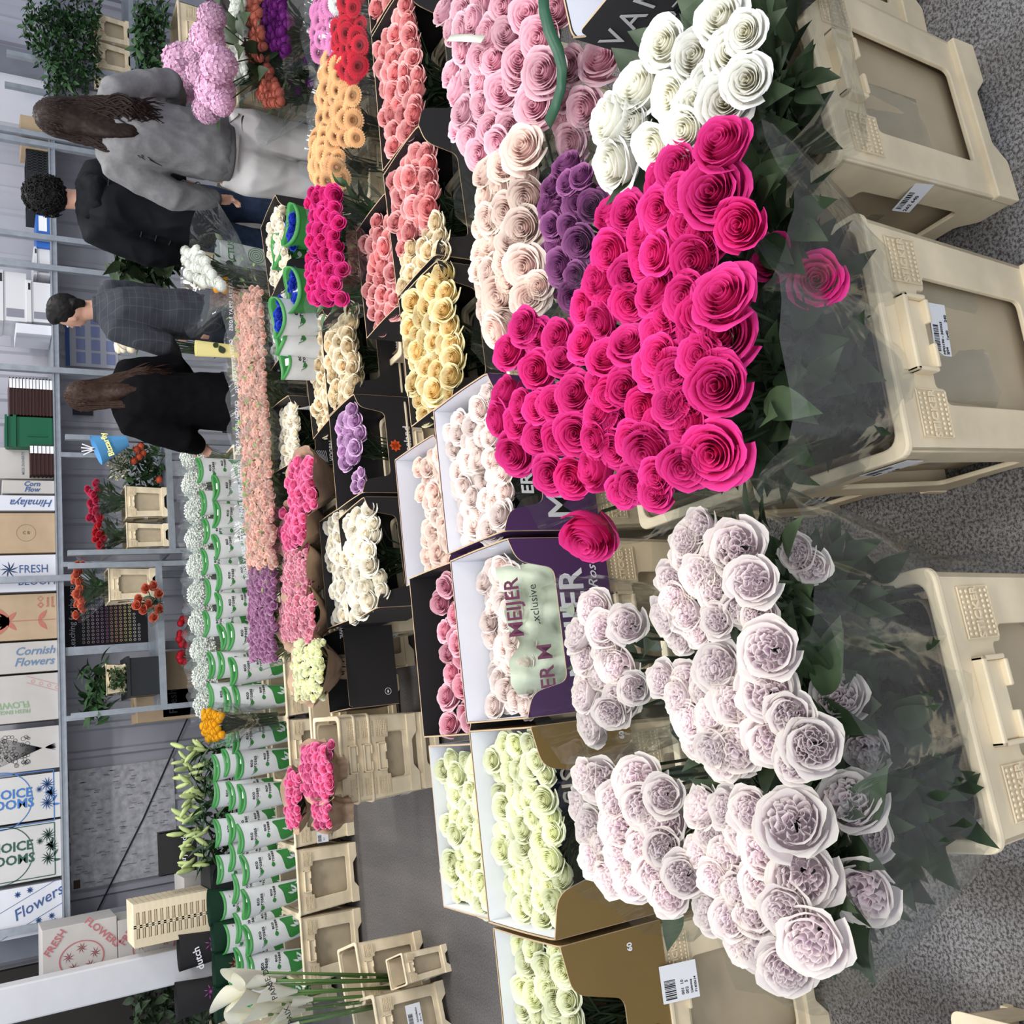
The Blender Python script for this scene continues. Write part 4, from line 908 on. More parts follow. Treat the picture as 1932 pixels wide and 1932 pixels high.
# ------------------------------------------------------------------ white and green printed rose sleeves
ESW, ESD, ESH = .085, .05, .34
def eco_front(x, v):
    k = .72+.28*v
    return -ESD*k*max(0, 1-min(1, abs(x/(ESW*k)))**3)**.5
def make_eco(green=False):
    r = thing('rose_sleeve', 'x', 'sleeve'); rings = []; N = 28
    for j in range(9):
        v = j/8; k = .72+.28*v; ring = []
        for i in range(N):
            a = 2*PI*i/N; x = ESW*k*cos(a)
            ring.append(Vector((x, eco_front(x*.999, v)*(1 if sin(a) < 0 else -1) + .002*sin(3*a+5*v), ESH*v + (.02*(abs(cos(a))**2) if j == 8 else 0))))
        rings.append(ring)
    sb = mesh('sleeve_body', loft(rings, False), ECOG if green else ECOW, r, True)
    top = rings[-1]; tb = [t*1 for t in top]
    for t in range(3):
        pass
    ins = [Vector((p.x*.93, p.y*.93, p.z-.012)) for p in top]; dn = [Vector((p.x*.8, p.y*.8, ESH-.08)) for p in top]
    out = [Vector((p.x*1.02, p.y*1.03, p.z-.014)) for p in top]; ou2 = [Vector((p.x*1.01, p.y*1.02, p.z+.002)) for p in top]
    mesh('green_rim', loft([out, ou2, ins, dn], False), ECOG, r, True)
    def wrap(vf): return [Vector((p.x, eco_front(p.x, p.z/ESH)-.0025, p.z)) for p in vf[0]], vf[1]
    def up(vf, x, z, s=1, rot=0):
        return [Vector((x+s*(p.x*cos(rot)-p.y*sin(rot)), 0, z+s*(p.x*sin(rot)+p.y*cos(rot)))) for p in vf[0]], vf[1]
    if not green:
        sw = rpoly([(.066,.165),(.035,.135),(-.01,.125),(-.055,.115),(-.045,.06),(-.01,.012),(.03,.004),(.058,.004)], .03)
        cells = []
        g = 9
        fan = [Vector((p.x, p.y, 0)) for p in sw]; c = Vector((.025,.07,0)); V = [c]; F = []
        for q in (.33,.66,1.):
            V += [c.lerp(p, q) for p in fan]
        n = len(fan)
        for i in range(n): F.append([0, 1+i, 1+(i+1)%n])
        for l in range(2):
            for i in range(n): a = 1+l*n+i; b = 1+l*n+(i+1)%n; F.append([a, a+n, b+n, b])
        mesh('green_swoosh', wrap(up((V, F), 0, 0)), ECOG, sb)
        w2 = wrap(up(join(leafp(0,0,.055,.014,.5), leafp(.005,-.02,.035,.007,.2), leafp(.0,.012,.04,.006,1.3)), .005, .055))
        mesh('white_leaf', ([p+Vector((0,-.0012,0)) for p in w2[0]], w2[1]), ECOW, sb)
    lf = [up(leafp(0,0,.032,.011,.0), -.045, .255, 1, .1), up(line2((0,0),(-.012,.022),.003), -.045,.255), up(leafp(0,0,.032,.011,.0), -.02, .185, 1, .1)]
    mesh('leaf_emblem', wrap(join(*lf)), ECOW if green else ECOG, sb)
    tx = [up(text('eco', .030, .0006, .0), .010, .285), up(text('roses', .030, .0006, .0), .018, .262), up(line2((-.02,0),(.035,0),.0015), .015, .244), up(text('eco', .026, .0006, 0), .040, .205), up(text('roses', .026, .0006, 0), .040, .185)]
    mesh('lettering', wrap(join(*tx)), INK, sb)
    tv = []
    for i in range(16):
        tv.append(xf(LEAF, T(R(-.05,.05), R(-.03,.02), R(-.02,.02)) @ RZ(R(-1,1)+PI) @ RX(R(-.2,.9)) @ Matrix.Scale(R(.05,.075), 4)))
    for i in range(10): tv.append(xf(LEAF, T(R(-.05,.05), R(-.02,.02), ESH-.075) @ RZ(R(0,6)) @ RX(R(0,.9)) @ Matrix.Scale(.05, 4)))
    tag(mesh('foliage', join(*tv), DGREEN, r), kind='stuff')
    mesh('price_tag', xf(plate(rpoly([(-.02,-.012),(.02,-.012),(.02,.012),(-.02,.012)], .002), [], .001), T(.02,.012,ESH-.02) @ RX(.9)), LABELW, r)
    return r
ECO = make_eco(); ECOB = make_eco(True); ECOB.name = 'rose_sleeve_green'
def eco(x, y, z, rz, label, group, sc=(1,1,1), proto=None):
    o = place(proto or ECO, USED, (x, y, z), rz, sc, label, group); o.name = 'rose_sleeve'; return o
USED2 = {}
zr = lambda V_, Y: PY(V_, 1400, Y).z-ESH
rows = [('front', 5.80, zr(446,5.8), -1.50, .55, 12), ('second', 6.04, zr(428,6.04), -1.48, 1.55, 17), ('third', 6.26, zr(405,6.26), -1.45, 1.75, 16)]
for nm, Y, z, xa, xb, n in rows:
    for i in range(n):
        x = xa + (xb-xa)*i/(n-1)
        o = copy_tree(ECO); o.location = (x+R(-.015,.015), Y+R(-.02,.02), z+R(-.012,.012)); o.rotation_euler = (R(-.05,.08), R(-.07,.07), R(-.22,.22))
        o['label'] = f'{ORD[i]} white and green printed rose sleeve from the left in the {nm} row'; o['group'] = f'printed rose sleeves, {nm} row'
g = 'printed rose sleeves around the blue roses'
spots = [(PY(520,590,4.1), .0, 1.15, ECO, 'white printed rose sleeve nearest the blue roses, tilted'), (PY(528,650,4.15), .3, 1.1, ECO, 'white printed rose sleeve with an open green rim beside the white spray roses'), (PY(536,690,4.2), .15, .95, ECO, 'small white printed rose sleeve at the left of the blue roses'), (PY(548,540,4.0), -.1, 1.25, ECOB, 'green printed sleeve of blue roses, the wide one in front'), (PY(545,440,4.05), -.5, 1.2, ECOB, 'green printed sleeve of blue roses beside the dark jeans'), (PY(522,490,4.25), .2, 1.1, copy_tree(ECOB), 'green printed sleeve standing behind the blue roses')]
for k, (p, rz, s, pr, lab) in enumerate(spots):
    o = pr if (k == 0 and pr is ECO) or (pr is ECOB and not USED2.get('b')) or k == 5 else copy_tree(pr)
    if pr is ECOB: USED2['b'] = 1
    o.location = (p.x, p.y, p.z-ESH*s); o.rotation_euler = (.05, R(-.1,.1), rz); o.scale = (s, s*1.2, s); o['label'] = lab; o['group'] = g
    if k in (0,3,4):
        hs = []
        for i in range(11):
            q = Vector((p.x+R(-.08,.08)*s*.8, p.y+R(-.035,.035)*s, p.z-.015)); hs.append((q, Vector((R(-.3,.3),-.3,1)), .055))
        bunch('rose_bunch', 'vivid blue roses in the '+('wide green sleeve' if k == 3 else 'green sleeve beside the dark jeans' if k == 4 else 'tilted white printed sleeve'), 'roses', hs, MEDIUM, CP['blue'], (p.x, p.y, .45), 'blue roses', 0, None)
bucket(1.35, 3.95, 'low bucket under the printed sleeves beside the blue roses', (1.1,1,.5), 0, 'low buckets under the spray roses')
bucket(1.88, 3.9, 'low bucket under the green sleeves of blue roses', (1.1,1,.5), 0, 'low buckets under the spray roses')
for i in range(9): bucket(-1.25+i*.37, 6.03, f'{ORD[i]} low bucket from the left in the hidden second line under the sleeves', (.8,1.02,.66), 0, 'low buckets behind the aisle row')
# cactus sleeve
q = PY(470,500,5.0); cs = thing('flower_sleeve', 'white sleeve with green spiral print beside the person in the dark jacket', 'sleeve', (q.x, 5.0, .35))
mesh('sleeve_body', loft([[Vector((.13*k*cos(2*PI*i/20), .08*k*sin(2*PI*i/20), z)) for i in range(20)] for k, z in ((.7,0),(1,.42))], False), ECOW, cs, True)
mesh('lettering', xf(text('CACTUS', .05, .001), T(-.0,-.083,.36) @ FRONT), ECOG, cs)
mesh('spiral_print', xf(join(*[ring2(0,0,.012+.012*i,.004) for i in range(4)]), T(.02,-.082,.22) @ FRONT), ECOG, cs)
yl = PY(405,660,4.9); yw = thing('flower_sleeve', 'pale yellow printed wrap standing beside the person in black', 'sleeve', (yl.x, 4.9, yl.z-.12))
mesh('sleeve_body', loft([[Vector((.045*k*cos(2*PI*i/20), .03*k*sin(2*PI*i/20), z)) for i in range(20)] for k, z in ((.8,0),(1,.22))], False), mat('yellow_wrap', (.72,.66,.28), .5), yw, True)
mesh('leaf_print', xf(join(leafp(-.03,-.02,.05,.02,.4), leafp(0,.03,.04,.015,-.6)), T(0,-.031,.1) @ FRONT), DGREEN, yw)
# gypsophila
def gyp_mesh(seed):
    rnd = random.Random(seed); V, F = [], []
    for i in range(2000):
        a = rnd.uniform(0,6.28); r = rnd.random()**.5; z = rnd.uniform(0,1)
        c = Vector((.11*r*cos(a), .10*r*sin(a), .15*z*(1-.5*r*r)+.02*rnd.random())); s = rnd.uniform(.0045,.0085); b = len(V)
        V += [c+Vector(d)*s for d in ((1,0,0),(-1,0,0),(0,1,0),(0,-1,0),(0,0,1),(0,0,-1))]
        F += [[b,b+2,b+4],[b+2,b+1,b+4],[b+1,b+3,b+4],[b+3,b,b+4],[b,b+2,b+5],[b+2,b+1,b+5],[b+1,b+3,b+5],[b+3,b,b+5]]
    return V, F
gm = mat('tiny_white_bloom', (.72,.74,.68), .7)
GYP = [gyp_mesh(s) for s in (1,2,3)]
for i in range(10):
    y = 862+i*52; q = PY(366+(y-860)*.05, y, 6.62)
    r = thing('gypsophila_bunch', f'{ORD[9-i]} cloud of tiny white gypsophila from the left', 'gypsophila', (q.x, 6.62+R(-.03,.03), q.z-.07), 0, 'gypsophila bunches')
    tag(mesh('flower_cloud', GYP[i%3], gm, r), kind='stuff')
    tag(mesh('fine_stems', join(*[tube([(R(-.02,.02),R(-.02,.02),-.25),(R(-.09,.09),R(-.08,.08),.08)], .0015, 4) for _ in range(40)]), LG, r), kind='stuff')
    mesh('plastic_sleeve', sleeve_vf(Vector((0,0,-.25)), Vector((0,0,.1)), .04, .13, .12, .17, seed=i), FILM2, r, True)
fb([(380,1340),(412,1345),(412,1395),(384,1395)], .80, .05, CP['ychr'], CHRY, 'golden yellow chrysanthemums behind the printed sleeves', .4, leaves=10, name='flower_bunch')
for i,(y,x) in enumerate(((1352,425),(1110,405),(960,398))): pass
# lilies in bud
BUD = leaf_vf(1, .16, .8, .05)
for i in range(5):
    y = 1425+i*48; q = PY(375, y, 6.5); r = thing('lily_bunch', f'{ORD[4-i]} bunch of pale green lily buds from the left', 'lilies', (q.x, 6.5, q.z-.20), 0, 'lily buds behind the printed sleeves')
    bm = mat('lily_bud_green', (.42,.50,.20), .5, .2)
    for k in range(11):
        a = R(0,6.28); M = T(R(-.07,.07), R(-.06,.06), R(.12,.28)) @ RZ(a) @ RX(R(.5,1.4)) @ Matrix.Scale(R(.08,.12), 4)
        mesh('lily_bud', xf(tube([(0,0,0),(0,.25,.02),(0,.6,.03),(0,.9,.02),(0,1,0)], [.05,.13,.15,.09,.02], 6), M), bm, r, True)
    tag(mesh('foliage', join(*[xf(LEAF, T(R(-.09,.09), R(-.07,.07), R(-.05,.2)) @ RZ(R(0,6)) @ RX(R(-.2,1.2)) @ Matrix.Diagonal((.06,.14,.14,1))) for _ in range(50)]), SH, r), kind='stuff')
# calla lilies and their crates
r = thing('calla_bunch', 'white calla lilies with thick green stems in a printed clear sleeve at the lower left', 'calla lilies', (-1.42,4.72,.16)); b = Vector(r.location)
CM = mat('calla_white', (.78,.76,.62), .45)
def calla():
    rings = []
    for j in range(9):
        v = j/8; rings.append([Vector(((.008+.030*v**1.3)*cos(a), (.008+.030*v**1.3)*sin(a), .09*v + .045*v**3*(1+cos(a)))) for a in [2*PI*i/18 for i in range(19)]])
    return loft(rings, False, False)
CV = calla()
for i, (x, y) in enumerate([(495,1835),(520,1850),(500,1880),(530,1895),(560,1870),(545,1835),(575,1905),(505,1915),(545,1925),(590,1885),(480,1860),(565,1930)]):
    p = PY(x, y, 4.68+R(-.05,.05)); q = p-b
    mesh('calla_bloom', xf(CV, T(*q) @ RZ(R(0,6)) @ RX(R(-.5,.5)) @ Matrix.Scale(1.15, 4)), CM, r, True)
    mesh('stem', tube([(q.x*.5, q.y*.4, 0), (q.x*.8, q.y*.8, q.z*.6), q], .007, 6), mat('stem_green', (.09,.17,.045), .45), r, True)
o = mesh('plastic_sleeve', sleeve_vf(Vector((0,0,0)), Vector((-.02,-.02,.6)), .09, .19, .11, .62, seed=3), FILM, r, True)
for s, x, y in (('ABE DE', 505, 1845), ('PAIX', 515, 1870), ('PAIX', 545, 1915)):
    p = PY(x, y, 4.52)-b; mesh('lettering', xf(text(s, .035, 0, .0004), T(*p) @ RY(-.25) @ FRONT), INK, r)
g = 'cluster of small beige crates with open windows'
for (x, y, rz, s, lab) in ((-1.40,4.50,.28,(.62,.9,.62),'front small beige crate of the cluster with a delivery label'), (-1.20,4.72,.28,(.60,.8,.60),'small beige crate right of the calla lilies'), (-1.16,4.44,.30,(.30,.6,.40),'lowest small beige crate in the cluster, half collapsed'), (-1.72,4.55,.28,(.6,.9,.62),'small beige crate at the left frame edge')):
    o = bucket(x, y, lab, s, rz, g)
    if 'front' in lab: sticker(o, T(.02,-.025,.30) @ FRONT, .16, .12, [('KINGSMAN', -.05,-.02,.02), ('80 x 18', -.05,-.045,.018)])


for (x, y, z, lab) in ((yl.x, 4.84, yl.z-.125, 'bucket under the yellow wrap'), (q.x, 6.55, .001, 'bucket')):
    if z > .01: bucket(x, y, 'slim beige '+lab, (.5,.6,z/.59), 0, 'beige buckets used as stands')
bucket(.55+PY(300,500,6.3).x-.55, 6.2, 'beige bucket of dark leaves behind the people', (.9,.9,1.1), 0, 'beige buckets used as stands')
for i in range(6): bucket(.35+i*.30, 6.50, f'{ORD[i]} low bucket from the left under the gypsophila', (.62,.9,.62), 0, 'low buckets under the gypsophila')
c_ = L_+n_*.17+u_*.25; bucket(c_.x+.22, c_.y+.14, 'tall beige bucket under the patterned black box', (1,.85,.99), 0, gb)
c_ = PY(290,50,6.6); bucket(c_.x, 6.55, 'beige bucket of glossy round-leaved foliage at the far right', (1.1,.9,1.0), 0, 'beige buckets used as stands')
# ------------------------------------------------------------------ wall shelf and what stands on it
SY = 7.45
zsh = PY(105,1000,SY).z
def X(y, Y, x=100): return PY(x, y, Y).x
xl, xr = X(1742,SY), X(-100,SY)
sh = thing('wall_shelf', 'long galvanised storage shelf along the back wall', 'shelf', (xl, SY, 0))
mesh('beam', join(box(0, xr-xl, 0, .03, zsh-.045, zsh), box(0, xr-xl, -.012, 0, zsh-.045, zsh-.037), box(0, xr-xl, -.012, 0, zsh-.008, zsh)), STEEL, sh)
mesh('shelf_board', box(0, xr-xl, .03, .5, zsh-.02, zsh-.002), STEEL, sh)
for y in (1742,1092,700,508,452,278,262):
    x = X(y,SY)-xl; mesh('post', box(x-.022, x+.022, -.03, .012, 0 if y in (1742,) else zsh-.9, 3.0), STEEL, sh)
for y in (1222,): x = X(y,SY,230)-xl; mesh('post', box(x-.03, x+.03, .02, .06, 0, zsh), STEEL, sh)
CW = mat('carton_white', (.52,.51,.50), .8, .05); CWB = mat('carton_bright', (.60,.61,.66), .8, .03); CK = mat('carton_kraft', (.42,.31,.20), .8, .1); CG = mat('carton_greyish', (.45,.43,.41), .8, .06)
def carton(label, y0, y1, x0, m, Y=None, dep=.32, lid=True, name='cardboard_box'):
    """y0..y1 and x0 are where the photo shows its front; returns its frame and size"""
    Y = Y or SY+.03; a = X(y1,Y); b = X(y0,Y); zt = PY(x0,(y0+y1)/2,Y).z; h = zt-zsh; W = b-a
    r = thing(name, label, 'box', (a, Y, zsh))
    o = mesh('carton', box(0.004, W-.004, 0, dep, 0, h), m, r); bev(o, .003)
    mesh('tape_seam', box(W*.5-.001, W*.5+.001, -.0008, 0, .002, h-.002), mat('seam', (.25,.23,.2), .8), r) if lid == 'seam' else None
    return r, W, h
def deco(r, parts, m, name='printed_art', y=-.0022):
    for ch in r.children:
        if ch.name.split('.')[0] == 'carton': r = ch; break
    return mesh(name, xf(join(*parts), T(0,y,0)), m, r)
def side(vf, x, z, s=1): return xf(vf, T(x,0,z) @ SIDEWAYS @ Matrix.Scale(s, 4))
BLUE = mat('blue_ink', (.05,.10,.25), .6); BLU2 = mat('bright_blue_ink', (.05,.16,.42), .6); DGI = mat('dark_green_ink', (.03,.09,.07), .6); REDI = mat('brick_ink', (.42,.14,.10), .6); REDD = mat('red_ink', (.45,.05,.06), .6); STB = mat('steel_blue_ink', (.12,.20,.32), .6); GRI = mat('soft_green_ink', (.22,.36,.20), .6)
def flower_art(s, n=12):
    d = []
    for k in range(3):
        for i in range(n): d.append(leafp(cos(2*PI*i/n)*s*.1*k, sin(2*PI*i/n)*s*.1*k, s*(.35+.18*k), s*.05, 2*PI*i/n+k*.2))
    return join(*d)
r, W, h = carton('white carton with diagonal blue lettering and star flowers at the left of the shelf', 1662, 1758, -40, CWB)
zt = lambda x, y, Y=SY+.03: PY(x, y, Y).z - zsh
deco(r, [side(text('Flowers', .085, 0, .0003, shear=.3), W*.55, h*.36) if 0 else xf(text('Flowers', .10, .0005, .0003, shear=.3), T(W*.62,0,h*.30) @ SIDEWAYS @ RZ(.42))], BLUE, 'lettering')
d = []
for q in ((.2,.10),(.10,.22),(.28,.3),(.16,.34),(.32,.14),(.07,.08),(.85,.55),(.9,.4)):
    for i in range(8): d.append(xf(leafp(.003,0,.022,.004,2*PI*i/8), T(W*q[0],0,h*q[1]) @ SIDEWAYS))
for o in (-.085,.07): d.append(xf(line2((-.3,o),(.16,o),.003), T(W*.62,0,h*.30) @ SIDEWAYS @ RZ(.42)))
deco(r, d, BLUE)
for (ya, yb, m, lab, z) in ((1546,1656,DGI,'white carton with dark green capitals in a round frame and flower print',0), (1456,1544,BLU2,'white carton with blue capitals in a round frame and flower print',0)):
    r, W, h = carton(lab, ya, yb, -45, CW)
    deco(r, [side(text('CHOICE', .085, .002, .0003), W*.62, .33), side(text('BLOOMS', .085, .002, .0003), W*.40, .33)], m, 'lettering')
    d = [side(join(line2((-.30,.17),(.10,.17),.006), line2((.10,.17),(.10,-.17),.006), line2((.10,-.17),(-.30,-.17),.006)), W*.5, .14)]
    d.append(xf(ring2(0,0,.19,.006,36,1.0), T(W*.5,0,.36) @ SIDEWAYS))
    for x, z, s in ((.75,.08,.055),(.55,.06,.05),(.35,.08,.055),(.66,.13,.03)): d.append(xf(flower_art(s), T(W*x,0,z) @ SIDEWAYS))
    for k in range(6): d.append(xf(leafp(0,0,.05,.008,k*.9), T(W*(.3+.08*k),0,.05) @ SIDEWAYS))
    deco(r, d, m)
r, W, h = carton('grey-white carton with a black line drawing of a tied bouquet', 1368, 1450, -45, CG)
d = []
for i in range(26): a = -.28+.56*i/25; d.append(xf(line2((-.14,0),(-.14-.26*cos(a),.34*sin(a)),.002), T(W*.5,0,-.03) @ SIDEWAYS))
for i in range(70): d.append(xf(ring2(R(-.42,-.22), R(-.1,.1), R(.008,.016), .0025, 10), T(W*.5,0,-.03) @ SIDEWAYS))
for i in range(10): d.append(xf(leafp(-.12,0,.07,.004,R(-.35,.35)), T(W*.5,0,-.03) @ SIDEWAYS))
deco(r, d, INK)
r, W, h = carton('pale carton lettered FRESH ENGLISH FLOWERS upside down in soft green', 1268, 1358, -45, CG)
deco(r, [xf(text('FLOWERS', .06, .001, .0003, shear=-.2), T(W*.38,0,.32) @ SIDEWAYS @ RZ(PI)), xf(text('FRESH ENGLISH', .035, .0005, .0003), T(W*.24,0,.30) @ SIDEWAYS @ RZ(PI))], GRI, 'lettering')
deco(r, [xf(join(line2((-.1,.0),(.14,-.09),.003), line2((-.1,.045),(.14,-.045),.003), *[ring2(-.06+.05*k,.005-.018*k,.012,.003,10) for k in range(4)]), T(W*.82,0,.10) @ SIDEWAYS)], mat('pink_ink', (.55,.25,.22), .7))
r, W, h = carton('pale carton with two steel blue italic words', 1207, 1266, -45, CG)
deco(r, [side(text('Cornish', .078, .001, .0003, shear=.3), W*.68, .145), side(text('Flowers', .078, .001, .0003, shear=.3), W*.34, .15)], STB, 'lettering')
r, W, h = carton('brown carton with a red-brown lily drawing and home grown mark', 1118, 1205, -45, CK)
d = [side(line2((-.5,0),(0,0),.004), W*.42, .01)]
for x, z, a in ((.10,0,.9),(.10,0,-.9),(.30,0,.8),(.30,0,-.8)): d.append(side(leafp(-x-.02,0,.09,.016,a), W*.42, .0))
for k in range(7): d.append(side(leafp(-.30,0,.13,.018,PI+(-.9+.3*k)), W*.42, .0))
deco(r, d, REDI)
deco(r, [side(text('home', .030, .0005, .0003), W*.74, .032) if 0 else xf(text('home', .03, .0005, .0003), T(W*.80,0,.06) @ FRONT), xf(text('grown', .03, .0005, .0003), T(W*.80,0,.03) @ FRONT), xf(join(ring2(0,0,.022,.010,4), ring2(0.045,0,.02,.005,4)), T(W*.74,0,.105) @ FRONT)], REDI, 'home_grown_mark')
r, W, h = carton('white carton with two words in thin navy capitals beside a flower sketch', 1045, 1115, -45, CWB)
deco(r, [side(text('FRESH', .082, 0, .0003, sx=.85), W*.60, .145), side(text('BLOOMS', .082, 0, .0003, sx=.85), W*.27, .11)], BLUE, 'lettering')
deco(r, [side(flower_art(.07, 9), W*.6, .30)], BLUE)
r, W, h = carton('plain brown carton with a small circular printed emblem', 967, 1043, -45, CK)
deco(r, [xf(ring2(0,0,.062,.0015,40), T(W*.5,0,.19) @ SIDEWAYS), xf(text('C B', .03, 0, .0003), T(W*.5,0,.19) @ SIDEWAYS)], mat('brown_ink', (.10,.07,.05), .7), 'emblem')
r, W, h = carton('white carton with flowing blue script lettering', 934, 964, -45, CWB)
deco(r, [xf(text('Himalaya', .075, .0008, .0003, shear=.4), T(W*.5,0,.15) @ SIDEWAYS @ RZ(PI))], BLUE, 'lettering')
r, W, h = carton('pale carton with cut-off blue lettering behind the small brown crates', 906, 932, 4, CG)
deco(r, [side(text('Corn', .05, .001, .0003, shear=.3), W*.7, .15), side(text('Flow', .05, .001, .0003, shear=.3), W*.3, .15)], BLUE, 'lettering')
r, W, h = carton('pale carton with a person name lettered in grey above the small brown crates', 846, 905, -45, CG, Y=SY+.12)
deco(r, [xf(text('MICK DOHERTY', .024, .0004, .0003), T(W*.5,0,.20) @ FRONT)], mat('grey_print', (.2,.2,.24), .7), 'lettering')
BRN = mat('brown_crate_plastic', (.045,.018,.016), .4); GRNP = mat('green_crate_plastic', (.01,.09,.045), .4)
def crate_stack(label, y0, y1, x0, m, n, Y, tags=True):
    a, b = X(y1,Y), X(y0,Y); H = PY(x0,(y0+y1)/2,Y).z-zsh; W = b-a; 
    for k in range(n):
        hh = H/n; r = thing('plastic_crate', f'{("lowest","topmost")[k==n-1] if k in (0,n-1) else ORD[k]+" from the bottom"} {label}', 'crate', (a, Y, zsh+hh*k), 0, 'dark brown crates stacked on the shelf')
        mesh('crate_body', join(box(0,W,0,.28,0,hh*.55), box(-.006,W+.006,-.008,.29,hh*.55,hh*.95)), m, r)
        if tags: mesh('paper_tag', box(W*.72,W*.98,-.011,-.009,hh*.1,hh*.9), LABELW, r)
crate_stack('brown crate of the tall stack', 718, 785, 17, BRN, 13, SY+.05)
crate_stack('brown crate of the short stack', 842, 895, 56, BRN, 6, SY+.03)
a, b, zt_ = X(845,SY+.04), X(788,SY+.04), PY(10,815,SY+.04).z-zsh
r = thing('storage_crate', 'dark green plastic crate standing on its end on the shelf', 'crate', (a, SY+.04, zsh)); bev(mesh('crate_body', box(0,b-a,0,.3,0,zt_), GRNP, r), .01)
mesh('ribs', join(box(-.006,b-a+.006,-.012,0,zt_-.07,zt_-.05), box(-.006,b-a+.006,-.012,0,zt_-.012,zt_+.004), box((b-a)*.35,(b-a)*.38,-.006,0,.04,zt_-.14)), GRNP, r)
FW_ = mat('file_box_white', (.55,.55,.57), .7)
def filebox(label, y0, y1, x0, Y, zb=0):
    a, b = X(y1,Y), X(y0,Y); zt_ = PY(x0,(y0+y1)/2,Y).z-zsh; W = b-a
    r = thing('file_box', label, 'box', (a, Y, zsh+zb), 0, 'white archive boxes on the shelf'); H = zt_-zb
    mesh('carton', box(0,W,0,.3,0,H*.80), FW_, r); mesh('lid', box(-.008,W+.008,-.008,.31,H*.80,H), FW_, r)
    mesh('print', join(box(W*.08,W*.25,-.003,0,H*.1,H*.7), ), mat('grey_print', (.2,.2,.24), .7), r); mesh('hand_hole', box(W*.78,W*.95,-.010,-.006,H*.84,H*.93), INK, r)
filebox('lower white archive box behind the person in the dark jacket', 536, 610, 50, SY+.06)
filebox('upper white archive box, stacked on the other one', 522, 612, -5, SY+.06, PY(50,570,SY+.06).z-zsh)
filebox('small white archive box beside the blue ring binder', 472, 520, 64, SY+.06)
carton('slim white carton beside the archive boxes', 614, 634, 30, CWB, dep=.3)
carton('brown carton on the shelf above the curly-haired person', 258, 286, 40, CK, dep=.25)
carton('brown carton near the right end of the shelf', 226, 254, 38, CK, dep=.25)
r, W, h = carton('blue ring binder lying on the shelf', 408, 470, 68, mat('binder_blue', (.03,.12,.42), .4), dep=.25, name='ring_binder'); mesh('spine_label', box(W*.5,W*.95,-.003,0,h*.2,h*.8), LABELW, r)
for k, (y0, y1, x0, lab) in enumerate(((290,330,50,'black lattice crate between the two people at the right'),(368,402,52,'black lattice crate beside the blue binder'))):
    Y = SY+.05; a, b, z2 = X(y1,Y), X(y0,Y), PY(x0,(y0+y1)/2,Y).z-zsh
    r = thing('lattice_crate', lab, 'crate', (a, Y, zsh), 0, 'black lattice crates'); d = [box(0,b-a,0,.28,0,.01)]
    for i in range(9): x = (b-a)*i/8; d.append(box(x-.004,x+.004,-.004,.004,0,z2))
    for j in range(5): z = z2*j/4; d.append(box(0,b-a,-.004,.004,z-.005,z+.005))
    d.append(box(0,b-a,.27,.28,0,z2)); d.append(box(0,.008,0,.28,0,z2)); d.append(box(b-a-.008,b-a,0,.28,0,z2)); mesh('lattice', join(*d), BLKPL, r)
# ------------------------------------------------------------------ things pinned to the wall
def wallflat(name, label, x0, x1, y0, y1, m, cat='poster', Y=WY-.032):
    a = PY(x1, y1, Y); b = PY(x0, y0, Y)
    r = thing(name, label, cat, (a.x, Y, PY(x1,(y0+y1)/2,Y).z)); W = b.x-a.x; H = PY(x0,(y0+y1)/2,Y).z-r.location.z
    mesh('sheet', box(0,W,0,.004,0,H), m, r); return r, W, H
r, W, H = wallflat('wall_poster', 'black poster with rows of small coloured rings behind the right trolley', 122, 290, 1106, 1216, INK)
cols = [(.5,.5,.5),(.6,.5,.5),(.7,.55,.65),(.65,.4,.6),(.55,.35,.55),(.45,.2,.35),(.6,.3,.25),(.65,.35,.2),(.7,.45,.25),(.7,.55,.25),(.75,.7,.3),(.7,.7,.6),(.6,.6,.55)]
for i, c in enumerate(cols):
    d = [ring2(W*.10+j*W*.058, H*(.80-i*.052), .010, .004, 12) for j in range(14-max(0,i-9)*3)]
    mesh('ring_row', xf(join(*d), T(0,-.003,0) @ FRONT), mat('ring_colour_%d' % i, c, .5), r)
mesh('lettering', xf(text('Reaching for the top', .06, 0, .0003), T(W*.5,-.003,H*.92) @ FRONT), WINK, r)
r, W, H = wallflat('wall_map', 'large worn white street plan taped to the wall', 132, 332, 1455, 1645, mat('map_paper', (.50,.50,.53), .6, .35, 22))
d = [line2((W*x, H*y), (W*x, H*(y+.05)), .006) for x, y in [(R(.03,.97), R(.02,.93)) for _ in range(110)]]
mesh('printed_list', xf(join(*d), T(0,-.003,0) @ FRONT), mat('map_print', (.22,.22,.25), .7), r)
mesh('crest', xf(join(box(W*.01,W*.08,-.004,-.002,H*.92,H*.98)), T(0,0,0)), mat('crest_brown', (.06,.03,.02), .6), r)
r, W, H = wallflat('wall_calendar', 'white year planner with blue blocks beside the person in the dark jacket', 123, 222, 582, 696, mat('planner_paper', (.45,.46,.52), .6))
mesh('blue_band', box(0,W,-.003,-.001,H*.92,H), mat('planner_blue', (.05,.10,.30), .6), r)
d = [box(W*(.06+.235*i),W*(.06+.235*i+.19),-.003,-.001,H*(.06+.285*j),H*(.06+.285*j+.17)) for i in range(4) for j in range(3)]
mesh('month_blocks', join(*d), mat('planner_cells', (.22,.26,.45), .6), r)
r, W, H = wallflat('notice', 'small dark square notice beside the hair of the person in black', 137, 175, 756, 784, mat('notice_black', (.02,.02,.03), .5), 'notice')
cb = thing('wall_cable', 'thin dark cable hanging diagonally across the wall', 'cable', (0,WY-.04,0))
